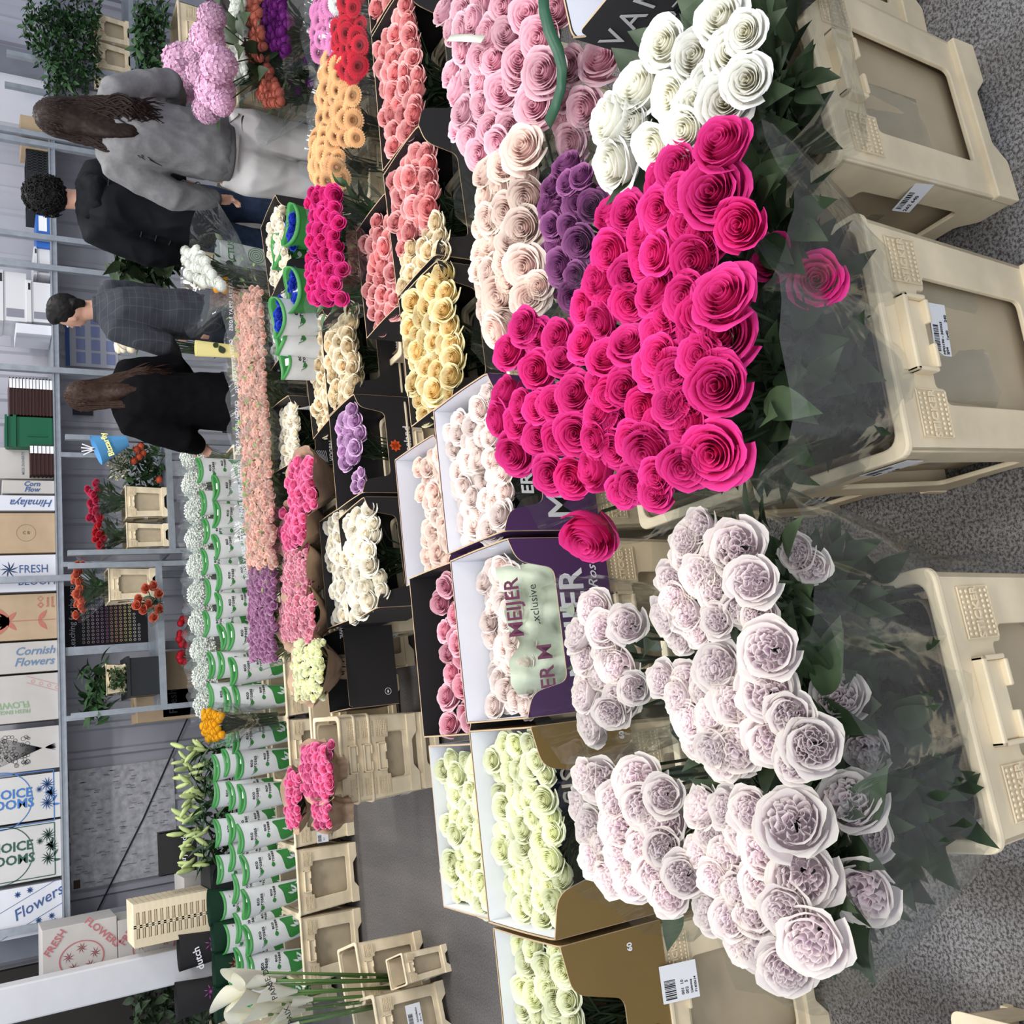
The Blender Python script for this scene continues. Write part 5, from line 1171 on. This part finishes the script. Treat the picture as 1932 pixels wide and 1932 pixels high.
mesh('cable', tube([Vector((PY(x,y,WY-.04).x,0,PY(x,y,WY-.04).z)) for x, y in ((355,1352),(270,1545),(178,1730))], .006, 6), INK, cb)
# ------------------------------------------------------------------ trolleys with potted plants
def trolley(label, ya, yb, xs, Y, name='trolley'):
    a, b = PY(xs,yb,Y).x, PY(xs,ya,Y).x; z = PY(xs,(ya+yb)/2,Y).z
    r = thing(name, label, 'trolley', (a, Y, 0), 0, 'steel flower trolleys')
    for x in (0, b-a):
        for y in (0,.45): mesh('post', box(x-.018,x+.018,y-.018,y+.018,.1,1.40), STEEL, r)
    mesh('shelf_board', join(box(0,b-a,0,.45,z-.02,z), box(0,b-a,-.02,0,z-.035,z+.008)), STEEL, r)
    mesh('base_board', join(box(0,b-a,0,.45,.12,.15), *[box(x-.03,x+.03,y-.03,y+.03,0,.12) for x in (.05,b-a-.05) for y in (.05,.4)]), STEEL, r)
    return r, z, Y
Y1 = 7.0
t1, z1, _ = trolley('steel trolley holding red roses beside the person in black', 832, 1040, 317, Y1)
t2, z2, _ = trolley('steel trolley holding orange roses and a black crate in front of the ring poster', 1064, 1335, 300, Y1)
def tb(y0, y1, x0, z, lab, sc_d=.6):
    a, b = PY(300,y1,Y1+.03).x, PY(300,y0,Y1+.03).x; H = PY(x0,(y0+y1)/2,Y1+.03).z-z
    return bucket((a+b)/2, Y1+.04, lab, ((b-a)/BW, sc_d, H/BH), 0, 'small beige crates on the trolleys', z=z), (a+b)/2, z+H
def tbunch(poly, m, lab, zc, pr=None, d=.06, cat='roses', leaves=60):
    hs = []
    W = [PY(x,y,Y1+.12) for x,y in poly]; x0=min(p.x for p in W); x1=max(p.x for p in W); za=min(p.z for p in W); zb=max(p.z for p in W)
    x = x0
    while x <= x1:
        for k in range(3):
            p = Vector((x+R(-.02,.02), Y1+.05+k*.08, R(za+.3*(zb-za),zb))); hs.append((p, Vector((R(-.3,.3),-.5,.8)), d*R(.9,1.2)))
        x += d*.75
    c = sum((h[0] for h in hs), Vector())/len(hs)
    return bunch('rose_bunch', lab, cat, hs, pr or MEDIUM, m, (c.x, Y1+.15, zc), 'red and orange roses on the trolleys', leaves, FILM, None, .075, .09, gm=GREEN)
_, xc, zt1 = tb(916,976,238,z1,'beige crate of red roses on the trolley, the one nearer the person in black'); tbunch([(168,914),(192,974)], CP['redc'], 'cerise-red roses in the crate nearer the person in black', zt1-.05)
_, xc, zt1 = tb(985,1032,240,z1,'beige crate of red roses with a paper sheet hanging from it'); tbunch([(178,980),(205,1034)], CP['red'], 'deep red roses next to the trolley post', zt1-.05)
_, xc, zt1 = tb(1068,1130,206,z2,'beige crate of orange roses on the right trolley'); tbunch([(140,1062),(165,1152)], CP['orange'], 'orange-red roses in front of the ring poster', zt1-.05)
hs = [(PY(x,y,6.85), Vector((0,-.6,.5)), .07) for x,y in ((262,1130),(275,1110),(290,1105),(300,1120),(282,1140),(270,1150),(300,1150),(290,1165),(258,1142))]
bunch('rose_bunch', 'faded orange roses hanging over the trolley edge', 'roses', hs, MEDIUM, CP['orange'], (hs[0][0].x-.05, 6.95, z2-.02), 'red and orange roses on the trolleys', 12, FILM)
a, b = PY(265,1312,Y1).x, PY(265,1240,Y1).x; H = PY(240,1275,Y1).z-z2
r = thing('storage_crate', 'black plastic crate on the right trolley with a small beige crate on top', 'crate', (a, Y1, z2+.002)); bev(mesh('crate_body', box(0,b-a,0,.3,0,H-.002), BLKPL, r), .006); mesh('lip', box(-.012,b-a+.012,-.012,.31,H-.02,H), BLKPL, r)
bucket((a+b)/2, Y1+.04, 'small beige crate of herbs on top of the black crate', ((b-a)/BW*.8,.6,.22), 0, 'small beige crates on the trolleys', z=z2+H)
shrub('foliage_bunch', 'dark green leafy sprigs above the black crate on the right trolley', [(165,1248),(205,1245),(210,1352),(168,1350)], Y1+.05, 110, .11, SH)
shrub('herb_bunch', 'fine green herbs hanging from the small beige crate', [(205,1262),(240,1255),(240,1305),(208,1300)], Y1-.02, 130, .035, GREEN, .05)
# left trolley odds and ends
wrap_ = thing('bouquet', 'bouquet in a bright blue paper wrap with yellow lettering beside the person in black', 'bouquet', PY(240,832,6.9), 0)
q = Vector(wrap_.location)
cone = loft([[Vector((k*cos(2*PI*i/20), k*sin(2*PI*i/20)*.7, z)) for i in range(20)] for k, z in ((.04,0),(.07,.10),(.11,.22))], False)
mesh('blue_wrap', xf(cone, RY(-.35)), mat('sky_blue_wrap', (.10,.32,.60), .5), wrap_, True)
mesh('lettering', xf(text('Bizzarfly', .052, .0015, .0004), RY(-.35) @ T(-.0,-.072,.15) @ RX(-.24) @ FRONT @ RY(0)), mat('yellow_ink', (.75,.70,.25), .5), wrap_)
mesh('ribbons', xf(join(*[line2((0,0),(.09*cos(a),.09*sin(a)),.008) for a in (1.2,1.5,1.8,2.1)]), T(-.09,-.08,.22) @ FRONT), WINK, wrap_)
shrub('pot_plant', 'orange-flowered pot plant with dark leaves on the left trolley', [(232,842),(310,838),(312,916),(250,912)], Y1+.05, 190, .07, SH)
hs = [(PY(x,y,6.98), Vector((0,-.6,.6)), .06) for x,y in ((258,848),(262,862),(270,855),(252,870),(300,905),(265,842))]
bunch('orange_blooms', 'bright orange blooms over the dark-leaved pot plant', 'flowers', hs, CHRY, CP['orange'], (hs[0][0].x, 7.02, z1), None, 4, None, bloom='bloom')
shrub('grass_bunch', 'pale feathery dried grass between the blue wrap and the orange blooms', [(200,858),(240,850),(240,900),(215,905)], 6.95, 260, .025, mat('dry_grass', (.42,.40,.28), .7), .06)
for (y0,y1,x0,x1,lab,tx) in ((1228,1352,305,352,'brown carton under the right trolley printed with a green flower','HOM'),(1300,1357,258,350,'brown carton leaning beside the right trolley, lettered Fresh','Fresh')):
    Y = 7.35; a, b = PY(330,y1,Y).x, PY(330,y0,Y).x; zt_ = PY(x0,(y0+y1)/2,Y).z
    r = thing('cardboard_box', lab, 'box', (a,Y,0)); bev(mesh('carton', box(0,b-a,0,.3,0,zt_), CK, r), .003)
    mesh('lettering', xf(text(tx,.08,.001,.0004), T((b-a)*.6,-.003,zt_-.25) @ FRONT), GRI if tx == 'HOM' else INK, r)
for (y0,y1,lab) in ((1160,1200,'dark red flowers under the right trolley, beside its post'),(1205,1252,'dark red flowers behind the gypsophila')):
    hs = [(PY(R(336,352), R(y0,y1), 6.85), Vector((R(-.3,.3),-.5,.7)), .06) for _ in range(9)]
    bunch('flower_bunch', lab, 'flowers', hs, CHRY, CP['red'], (hs[0][0].x, 6.95, .5), 'dark red flowers under the trolleys', 20, FILM, bloom='bloom')
# ------------------------------------------------------------------ left end: cartons, nested crates, black sleeves, white post
Y = 6.9
for k, (x0, x1, y0, y1, lab) in enumerate(((78,222,1742,1838,'upper white carton with a red oval wreath and FRESH FLOWERS lettering'),(222,352,1752,1840,'lower white carton with the red FRESH FLOWERS wreath, half hidden by nested crates'))):
    a, b = PY(150,y1,Y).x, PY(150,y0,Y).x; za, zb = PY(x1,1790,Y).z, PY(x0,1790,Y).z
    r = thing('cardboard_box', lab, 'box', (a-.1,Y,za)); W, H = b-a+.1, zb-za; bev(mesh('carton', box(0,W,0,.35,0,H-.004), CG, r), .003)
    d = [xf(ring2(0,0,.13,.008,40,.8), T(W*.48,0,H*.48) @ SIDEWAYS)]
    for q in range(5): d.append(xf(flower_art(.04,8), T(W*.48+.06*cos(q*1.25),0,H*.48+.08*sin(q*1.25)) @ SIDEWAYS))
    deco(r, d, mat('faded_red_ink', (.40,.12,.13), .7)); 
    letters(r, 'FRESH', .06, mat('faded_red_ink', (.40,.12,.13), .7), T(W*.78,-.003,H*.82) @ SIDEWAYS @ RZ(.9), .001); letters(r, 'FLOWERS', .06, mat('faded_red_ink', (.40,.12,.13), .7), T(W*.8,-.003,H*.2) @ SIDEWAYS @ RZ(-.8), .001)
zc = PY(352,1790,Y).z
r = thing('pallet_box', 'plain carton at the bottom under the two wreath cartons', 'box', (PY(150,1838,Y).x-.1,Y,0)); mesh('carton', box(0,.55,0,.35,0,zc-.003), CG, r)
Y = 6.5; n = 13
for k in range(n):
    x0 = 252+(400-252)*k/n; x1 = 252+(400-252)*(k+1)/n
    a, b = PY(325,1775,Y).x, PY(325,1693,Y).x; zb, za = PY(x0,1735,Y).z, PY(x1,1735,Y).z
    r = thing('nested_crate', f'{ORD[k]} beige crate from the top of the tall nested stack at the left', 'crate', (a,Y,za), 0, 'tall stack of nested beige crates'); W, H = b-a, zb-za
    vf = join(box(0,W,.01,.3,H*.12,H*.97), box(0,.05,0,.01,0,H), box(W-.05,W,0,.01,0,H), box(.05,W-.05,0,.01,H*.55,H), box(.11,.118,.0,.01,0,H), box(W-.13,W-.122,.0,.01,0,H))
    mesh('crate_body', vf, BEIGE, r)
r = thing('support_crate', 'dark crate under the tall nested stack', 'crate', (PY(325,1775,Y).x,Y,0)); mesh('crate_body', box(0,.4,0,.3,0,PY(400,1735,Y).z-.002), BLKPL, r)
q = PY(300,1610,6.6); r = thing('flower_sleeve', 'black card sleeve with small white lettering standing above the lily buds', 'sleeve', (q.x-.14,6.6,PY(372,1610,6.6).z)); W, H = .26, PY(298,1610,6.6).z-r.location.z
mesh('sleeve_body', join(box(0,W,0,.005,0,H), box(0,W,.1,.105,0,H*.9), box(0,.005,0,.1,0,H*.95), box(W-.005,W,0,.1,0,H*.95)), BLACK, r)
letters(r, 'marjoland', .05, WINK, T(W*.45,-.003,H*.35) @ FRONT @ RZ(-.08), .0006)
g = 'black sleeves with pink flower prints'
for k, (y, x0, x1, lab) in enumerate(((1795,340,412,'black sleeve with white script and a pink flower print'),(1885,335,412,'black sleeve with a magenta flower print at the left edge'),(1720,398,428,'dark green sleeve below the nested stack'),(1775,405,432,'dark green sleeve left of the one below the nested stack'),(1840,408,434,'dark green sleeve beside the black sleeve with script'),(1905,410,436,'dark green sleeve at the left edge'))):
    Y = 6.45 if k < 2 else 6.25; a = PY(x1,y+26,Y); z0 = PY(x1,y,Y).z; z9 = PY(x0,y,Y).z; W = .22
    r = thing('flower_sleeve', lab, 'sleeve', (a.x,Y,z0-.15),0,g); H = z9-z0+.15
    mesh('sleeve_body', loft([[Vector((W/2+W/2*k2*cos(2*PI*i/16), .06+.06*k2*sin(2*PI*i/16), z)) for i in range(16)] for k2, z in ((.7,0),(1,H))], False), BLACK if k < 2 else mat('dark_green_sleeve', (.01,.035,.02), .4), r, True)
    mesh('flower_print', xf(flower_art(.05,7), T(W*.6,-.004,H*.5) @ FRONT), mat('magenta_print', (.45,.10,.35), .5) if k < 2 else mat('salmon_print', (.5,.2,.14), .5), r)
    bucket(a.x+.11, Y-.08, f'{ORD[k]} small beige bucket hidden under the dark printed sleeves', (.5,.7,(z0-.15)/.59), 0, 'buckets under the dark printed sleeves')
    if k == 0: letters(r, 'dutch', .06, WINK, T(W*.3,-.006,H*.72) @ FRONT @ RZ(.2), .001)
shrub('foliage_bunch', 'dark spiky foliage at the lower left edge behind the white post', [(250,1880),(410,1860),(420,1945),(260,1945)], 6.7, 260, .09, DGREEN)
q = PY(410,1900,6.75); bucket(q.x, 6.7, 'beige bucket holding the dark spiky foliage', (.9,.8,max(.2,q.z/.58)), 0, 'buckets under the dark printed sleeves')
Yp = 6.7; a = PY(165,1893,Yp).x; b = PY(165,1824,Yp).x
r = thing('white_post', 'broad white square post with plant shadows, left of the wreath cartons', 'post', ((a+b)/2,Yp,0)); bev(mesh('post_body', box(-(b-a)/2,(b-a)/2,-.07,.07,0,3.2), mat('post_white', (.60,.60,.62), .6, .05), r), .01)
#@@PEOPLE
# ------------------------------------------------------------------ people
def remesh(vf, vox, smooth=6, wob=0, wf=9, stretch=(1,1,1), it2=0):
    me = bpy.data.meshes.new('tmp'); me.from_pydata([tuple(p) for p in vf[0]], [], vf[1])
    o = bpy.data.objects.new('tmp', me); C.objects.link(o)
    m = o.modifiers.new('r', 'REMESH'); m.mode = 'VOXEL'; m.voxel_size = vox
    if smooth: s = o.modifiers.new('s', 'SMOOTH'); s.iterations = smooth; s.factor = .5
    dg = bpy.context.evaluated_depsgraph_get(); e = o.evaluated_get(dg); m2 = bpy.data.meshes.new_from_object(e)
    if wob:
        ns = [v.normal.copy() for v in m2.vertices]
        for v, n in zip(m2.vertices, ns):
            q = Vector((v.co.x*stretch[0], v.co.y*stretch[1], v.co.z*stretch[2]))*wf
            a = noise.noise(q) ; b = 1-abs(noise.noise(q*1.7+Vector((9,3,1))))*2
            v.co += n*wob*(a*.6+b*.6)
    V = [v.co.copy() for v in m2.vertices]; F = [list(p.vertices) for p in m2.polygons]
    bpy.data.objects.remove(o); bpy.data.meshes.remove(me); bpy.data.meshes.remove(m2)
    return V, F
SKIN = mat('skin', (.50,.28,.20), .5, .06, 20)
def hairmat(name, c): return mat(name, c, .5, .45, 60, spec=.12)
def chain(pts, rs, n=14): return tube(pts, rs, n)
def hand(wr, d, h, curl=.5, side=1):
    """palm, four bent fingers of unequal length and a thumb leaving the side of the palm"""
    d = Vector(d).normalized(); w = Vector((0,1,0)); w = (w-d*w.dot(d)).normalized(); nrm = d.cross(w).normalized()*side
    out = [chain([wr-d*.02, wr+d*.03, wr+d*.085], [(.020,.026),(.014,.036),(.012,.036)], 10)]
    for k, L in enumerate((.068,.076,.072,.056)):
        b = wr+d*.080+w*(.026-.0175*k); out.append(chain([b, b+d*L*.45+nrm*L*.15*curl, b+d*L*(.45+.30*(1-curl*.4))+nrm*L*.45*curl, b+d*L*(.62+.30*(1-curl))+nrm*L*.85*curl], [.0085,.008,.0075,.006], 8))
    b = wr+d*.025+w*.030; out.append(chain([b, b+w*.022+d*.022+nrm*.01, b+w*.026+d*.052+nrm*.02], [.011,.010,.008], 8))
    return join(*out)
def person(label, x, y, h, rz, arms, lean=0, hips=1., top=None, legs=True):
    """standing figure; local +Y is the way it faces. arms: per side (elbow, wrist) in units of height"""
    r = thing('person', label, 'person', (x, y, 0), rz); S = h
    def q(a, b, c): return Vector((a*S, (b + lean*(max(0,c-.5)))*S, c*S))
    torso = chain([q(0,0,.455), q(0,0,.50), q(0,0,.56), q(0,0,.62), q(0,0,.70), q(0,.0,.77), q(0,0,.81), q(0,0,.835), q(0,.005,.86), q(0,.01,.89)],
        [(.085*S,.065*S),(.098*S*hips,.070*S),(.085*S,.062*S),(.076*S,.058*S),(.092*S,.064*S),(.100*S,.060*S),(.080*S,.048*S),(.042*S,.038*S),(.032*S,.033*S),(.033*S,.034*S)], 20)
    parts = [torso]
    hc = q(0,.018,.932)
    parts.append(ball(hc, (.043*S,.055*S,.064*S), 18, 14)); parts.append(ball(hc+Vector((0,.018*S,-.022*S)), (.034*S,.038*S,.040*S), 14, 10))
    parts.append(chain([hc+Vector((0,.052*S,.006*S)), hc+Vector((0,.066*S,-.014*S)), hc+Vector((0,.052*S,-.020*S))], [.005*S,.009*S,.005*S], 8))
    for s in (-1,1):
        parts.append(ball(hc+Vector((s*.044*S,-.002*S,-.006*S)), (.005*S,.011*S,.018*S), 8, 6))
        parts.append(chain([q(s*.050,0,.50), q(s*.056,.005,.40), q(s*.056,.010,.285), q(s*.058,-.004,.20), q(s*.058,-.006,.05), q(s*.060,0,.015)], [.056*S,.048*S,.033*S,.032*S,.021*S,.022*S], 14))
        parts.append(chain([q(s*.060,-.025,.018), q(s*.062,.03,.020), q(s*.066,.085,.010)], [(.018*S,.016*S),(.024*S,.017*S),(.022*S,.009*S)], 10))
    AR = []
    for s, (el, wr) in zip((-1,1), arms):
        sh = q(s*.098,0,.795); el = q(*el); wr = q(*wr); AR.append((s, sh, el, wr))
        parts.append(chain([q(s*.06,0,.80), sh, sh.lerp(el,.5), el, el.lerp(wr,.4), wr], [.030*S,.031*S,.027*S,.022*S,.021*S,.014*S], 12))
        parts.append(hand(wr, wr-el, h, .6, s))
    mesh('body', remesh(join(*parts), .0075, 3), SKIN, r, True)
    for s in (-1,1):
        e = hc+Vector((s*.019*S,.050*S,.004*S)); ey = mesh('eye', ball(e, (.007*S,.004*S,.0045*S), 10, 6), mat('eye_white', (.6,.6,.6), .3), r, True); mesh('pupil', ball(e+Vector((0,.0035*S,0)), (.0028*S,.0012*S,.0028*S), 8, 5), INK, ey, True)
        
        mesh('eyebrow', tube([e+Vector((-.009*S,.002*S,.011*S)), e+Vector((0,.004*S,.014*S)), e+Vector((.009*S,.002*S,.011*S))], .0018*S, 6), mat('brow', (.03,.02,.015), .7), r)
    mesh('mouth', tube([hc+Vector((-.012*S,.052*S,-.036*S)), hc+Vector((0,.056*S,-.037*S)), hc+Vector((.012*S,.052*S,-.036*S))], .003*S, 6), mat('lip', (.40,.15,.13), .5), r)
    return r, q, hc, AR, S
def garment_top(r, q, AR, S, m, zlow=.46, wid=1.12, low=1.0, sl=1.35, vox=.011, wob=.010, neck=True, wrist=.95, name='sweatshirt', belly=1., freq=8):
    z = [zlow, zlow+.03, .56, .63, .71, .775, .812, .835, .852]
    rr = [(.098*low,.078),(.106*low,.084),(.104*belly,.080*belly),(.098,.076),(.104,.077),(.104,.070),(.084,.056),(.052,.046),(.044,.044)]
    g = [chain([q(0,0,a) for a in z], [(a*S*wid, b*S*wid) for a, b in rr], 26)]
    for s, sh, el, wr in AR:
        w2 = el.lerp(wr, wrist)
        g.append(chain([q(s*.05,0,.80), sh+Vector((0,0,-.005*S)), sh.lerp(el,.45), el, el.lerp(wr,.45), w2], [.036*S*sl,.037*S*sl,.035*S*sl,.032*S*sl,.029*S*sl,.021*S*sl], 16))
    return mesh(name, remesh(join(*g), vox, 5, wob, freq, (1,1,.7)), m, r, True)
def trousers(r, q, S, m, w=1.25, wob=.008, zt=.50, zl=.035):
    g = [chain([q(0,0,zt), q(0,0,.48), q(0,0,.45)], [(.098*S,.078*S),(.106*S,.086*S),(.10*S,.080*S)], 24)]
    for s in (-1,1): g.append(chain([q(s*.047,0,.47), q(s*.056,0,.40), q(s*.060,.006,.29), q(s*.062,0,.18), q(s*.064,0,zl)], [(.060*S,.075*S),(.056*S*w*.9,.064*S*w*.9),(.042*S*w,.044*S*w),(.040*S*w,.040*S*w),(.038*S*w,.038*S*w)], 18))
    mesh('trousers', remesh(join(*g), .011, 5, wob, 7, (1,1,.6)), m, r, True)
def shoes(r, q, S, m):
    for s in (-1,1): mesh('shoe', remesh(join(chain([q(s*.060,-.035,.022), q(s*.062,.03,.026), q(s*.066,.095,.014)], [(.024*S,.022*S),(.029*S,.024*S),(.025*S,.013*S)], 12), box(*(lambda a, b: (a.x, b.x, a.y, b.y, 0, .02))(q(s*.062-.022,-.05,0), q(s*.062+.022,.11,0)))), .008, 3), m, r, True)
def long_hair(r, q, hc, S, m, length=.72, seed=1, wave=.012, n=210, spread=.062):
    rnd = random.Random(seed)
    cap = [ball(hc+Vector((0,-.008*S,.008*S)), (.051*S,.058*S,.064*S), 20, 14)]
    cap.append(chain([hc+Vector((0,-.018*S,0)), hc+Vector((0,-.034*S,-.06*S)), q(0,-.052,.80), q(0,-.075,(.80+length)/2), q(0,-.076,length+.02)], [(.048*S,.048*S),(.052*S,.038*S),(spread*S,.022*S),(spread*.8*S,.014*S),(.03*S,.006*S)], 18))
    mesh('hair', remesh(join(*cap), .008, 3, .006, 30, (1,1,.25)), m, r, True)
    st = []
    for i in range(n):
        a = rnd.uniform(-1.9,1.9)-PI/2; zz = rnd.uniform(-.2,1); e = math.sqrt(max(0,1-zz*zz))
        p0 = hc+Vector((cos(a)*.053*S*e, sin(a)*.060*S*e-.006*S, .010*S+.064*S*zz)); sx = (p0.x-hc.x)/(.05*S)
        L = length + rnd.uniform(-.03,.05); ph = rnd.uniform(0,6); pts = [p0]
        p1 = hc+Vector((sx*.054*S, -.052*S+abs(sx)*.030*S, -.03*S)); p2 = q(sx*spread*1.05, -.072+.02*abs(sx), .815); p3 = q(sx*spread*rnd.uniform(.7,1.3), -.088, L)
        for k in range(1,15):
            t = k/14
            p = p0*(1-t)**3+p1*3*t*(1-t)**2+p2*3*t*t*(1-t)+p3*t**3
            pts.append(p+Vector((sin(ph+t*13)*wave*t*S, -abs(cos(ph+t*13))*wave*.5*t*S, 0)))
        st.append(tube(pts, [.0022*S]+[.0034*S]*12+[.0022*S,.0008*S], 5))
    mesh('hair_strands', join(*st), m, r, True)
def axis_pos(px, py, z_c):
    p = CAM + ray(px, py)*z_c; return p
# woman in grey sweatshirt
p = axis_pos(66, 212, 4.55); h = p.z
r, q, hc, AR, S = person('person with long wavy brown hair, grey sweatshirt and pale trousers, seen from behind', p.x, p.y, h, math.radians(-24), (((-.165,-.015,.62),(-.150,.03,.485)), ((.160,.035,.64),(.120,.13,.60))))
garment_top(r, q, AR, S, mat('grey_sweat', (.145,.145,.15), .9, .12, 60), .475, 1.13, 1.0, 1.34, name='sweatshirt', wob=.013)
mesh('hem_band', remesh(chain([q(0,0,.462), q(0,0,.492)], [(.106*S*1.06,.084*S*1.06)]*2, 24), .010, 3), mat('grey_sweat_rib', (.095,.095,.10), .9), r, True)
for s, sh, el, wr in AR: mesh('cuff', chain([el.lerp(wr,.88), el.lerp(wr,1.02)], [.022*S*1.1,.019*S*1.1], 14), mat('grey_sweat_rib', (.095,.095,.10), .9), r, True)
trousers(r, q, S, mat('pale_trouser', (.60,.58,.57), .85, .04), 1.35, .010); shoes(r, q, S, mat('white_shoe', (.6,.6,.6), .5))
long_hair(r, q, hc, S, hairmat('dark_brown_hair', (.016,.009,.007)), .70, 2, .016)
# curly-haired person in a black quilted coat
p = axis_pos(54, 362, 5.35); h = p.z
r, q, hc, AR, S = person('person with short curly black hair, black hooded quilted coat and dark jeans, seen from behind', p.x, p.y, h, math.radians(-8), (((-.150,.01,.62),(-.140,.04,.49)), ((.150,.01,.62),(.140,.05,.49))), hips=1.02)
BC = mat('black_quilt', (.008,.009,.011), .7, .2, 10, spec=.08)
garment_top(r, q, AR, S, BC, .41, 1.20, 1.05, 1.5, name='quilted_coat', wob=.016, freq=6)
mesh('hood', remesh(join(chain([q(-.06,-.03,.825), q(-.03,-.075,.80), q(.03,-.075,.80), q(.06,-.03,.825)], [.028*S,.036*S,.036*S,.028*S], 12), chain([q(-.05,-.03,.84), q(0,-.06,.835), q(.05,-.03,.84)], [.022*S]*3, 12)), .010, 3, .008, 12), BC, r, True)
d = []
for k in range(7): z = .46+.05*k; d.append(tube([q(.122*cos(a)*(1.02 if k else 1.04), .094*sin(a), z+.006*sin(3*a)) for a in [2*PI*i/24 for i in range(25)]], .0022*S, 5))
mesh('quilt_seams', join(*d), mat('black_seam', (.03,.03,.033), .6), r)
trousers(r, q, S, mat('dark_denim', (.018,.035,.075), .85, .3, 30), 1.15, .008); shoes(r, q, S, BLKPL)
HB = hairmat('black_hair', (.010,.009,.009)); rnd = random.Random(4)
mesh('hair', remesh(ball(hc+Vector((0,-.008*S,.012*S)), (.056*S,.062*S,.066*S), 20, 14), .009, 2, .012, 26), HB, r, True); d = []
for i in range(260):
    a = rnd.uniform(0,6.28); zz = rnd.uniform(-.55,1); e = math.sqrt(1-zz*zz)
    if sin(a)*e > .55 and zz < .35: continue
    n_ = Vector((cos(a)*e, sin(a)*e, zz)); c = hc+Vector((0,-.008*S,.012*S))+Vector((n_.x*.058*S, n_.y*.064*S, n_.z*.068*S)); u = n_.orthogonal().normalized(); v = n_.cross(u); rr = rnd.uniform(.006,.012)*S; o = rnd.uniform(0,6)
    d.append(tube([c+u*cos(o+t)*rr+v*sin(o+t)*rr+n_*(t*.0016*S) for t in [k*.7 for k in range(12)]], .0016*S, 4))
mesh('hair_curls', join(*d), HB, r, True)
# man in a dark checked jacket
p = axis_pos(92, 566, 5.2); h = p.z
r, q, hc, AR, S = person('person with short black hair in a dark checked wool jacket, head bowed over the flowers', p.x, p.y, h, math.radians(28), (((-.135,.035,.63),(-.100,.14,.58)), ((.135,.03,.63),(.10,.13,.56))), lean=.05)
m, n_, l_, b_ = nt('dark_check_wool'); tc = n_.new('ShaderNodeTexCoord'); br = n_.new('ShaderNodeTexBrick'); br.offset = 0; br.inputs['Scale'].default_value = 14; br.inputs['Color1'].default_value = (.020,.023,.032,1); br.inputs['Color2'].default_value = (.024,.027,.036,1); br.inputs['Mortar'].default_value = (.045,.048,.060,1); br.inputs['Mortar Size'].default_value = .02; br.inputs['Brick Width'].default_value = .6; br.inputs['Row Height'].default_value = .5
mp = n_.new('ShaderNodeMapping'); mp.inputs['Rotation'].default_value = (PI/2,0,0); l_.new(tc.outputs['Object'], mp.inputs[0]); l_.new(mp.outputs[0], br.inputs['Vector']); l_.new(br.outputs[0], b_.inputs['Base Color']); b_.inputs['Roughness'].default_value = .9
garment_top(r, q, AR, S, m, .43, 1.12, 1.05, 1.35, name='jacket', wob=.008)
mesh('collar', remesh(chain([q(0,0,.825), q(0,.002,.862)], [(.052*S,.050*S),(.044*S,.044*S)], 20), .008, 2), m, r, True)
trousers(r, q, S, mat('navy_trouser', (.015,.018,.028), .9), 1.1, .006); shoes(r, q, S, BLKPL)
hv = join(ball(hc+Vector((0,-.012*S,.018*S)), (.047*S,.053*S,.056*S), 20, 14), ball(hc+Vector((0,.012*S,.048*S)), (.040*S,.044*S,.026*S), 16, 10), chain([hc+Vector((0,-.034*S,-.005*S)), hc+Vector((0,-.038*S,-.045*S))], [(.040*S,.022*S),(.030*S,.012*S)], 14))
mesh('hair', remesh(hv, .007, 2, .004, 60), HB, r, True)
# woman in black with long brown hair
p = axis_pos(124, 742, 5.0); h = p.z
r, q, hc, AR, S = person('person with long straight brown hair in a black coat, seen from behind at the counter', p.x, p.y, h, math.radians(14), (((-.150,.02,.62),(-.120,.12,.55)), ((.150,.02,.62),(.125,.12,.55))), hips=1.08)
BW_ = mat('black_wool', (.005,.005,.006), .95, .2, 20, spec=.03)
garment_top(r, q, AR, S, BW_, .40, 1.25, 1.12, 1.55, name='coat', wob=.008)
trousers(r, q, S, mat('black_trouser', (.008,.008,.009), .9), 1.15, .006); shoes(r, q, S, BLKPL)
long_hair(r, q, hc, S, hairmat('brown_hair', (.030,.015,.010)), .69, 6, .006, 230, .066)
# ------------------------------------------------------------------ light
w = bpy.data.worlds.new('world'); bpy.context.scene.world = w; w.use_nodes = True
bg = w.node_tree.nodes['Background']; bg.inputs[0].default_value = (.80,.87,1,1); bg.inputs[1].default_value = .85
def tube_light(x, y, z, lx, ly, power):
    l = bpy.data.lights.new('hall_and_fill_light', 'AREA'); l.shape = 'RECTANGLE'; l.size = lx; l.size_y = ly; l.energy = power; l.color = (1,.97,.93)
    o = bpy.data.objects.new('hall_and_fill_light', l); C.objects.link(o); o.location = (x, y, z)
for x, y, p in ((.2,.3,55),(2.6,1.0,55),(.5,3.6,85),(3.2,4.2,85),(-.8,6.2,60),(3.5,6.4,60)): tube_light(x, y, 3.9, 1.6, .35, p)
l = bpy.data.lights.new('hall_and_fill_light', 'AREA'); l.size = 1.6; l.energy = 45; o = bpy.data.objects.new('hall_and_fill_light', l); C.objects.link(o); o.location = (-.6,-1.6,3.2); o.rotation_euler = (math.radians(52),0,math.radians(-15))  # fill lamp added above and behind the camera to brighten the foreground
s = bpy.context.scene.view_settings; s.view_transform = 'Standard'; s.look = 'None'; s.exposure = .08
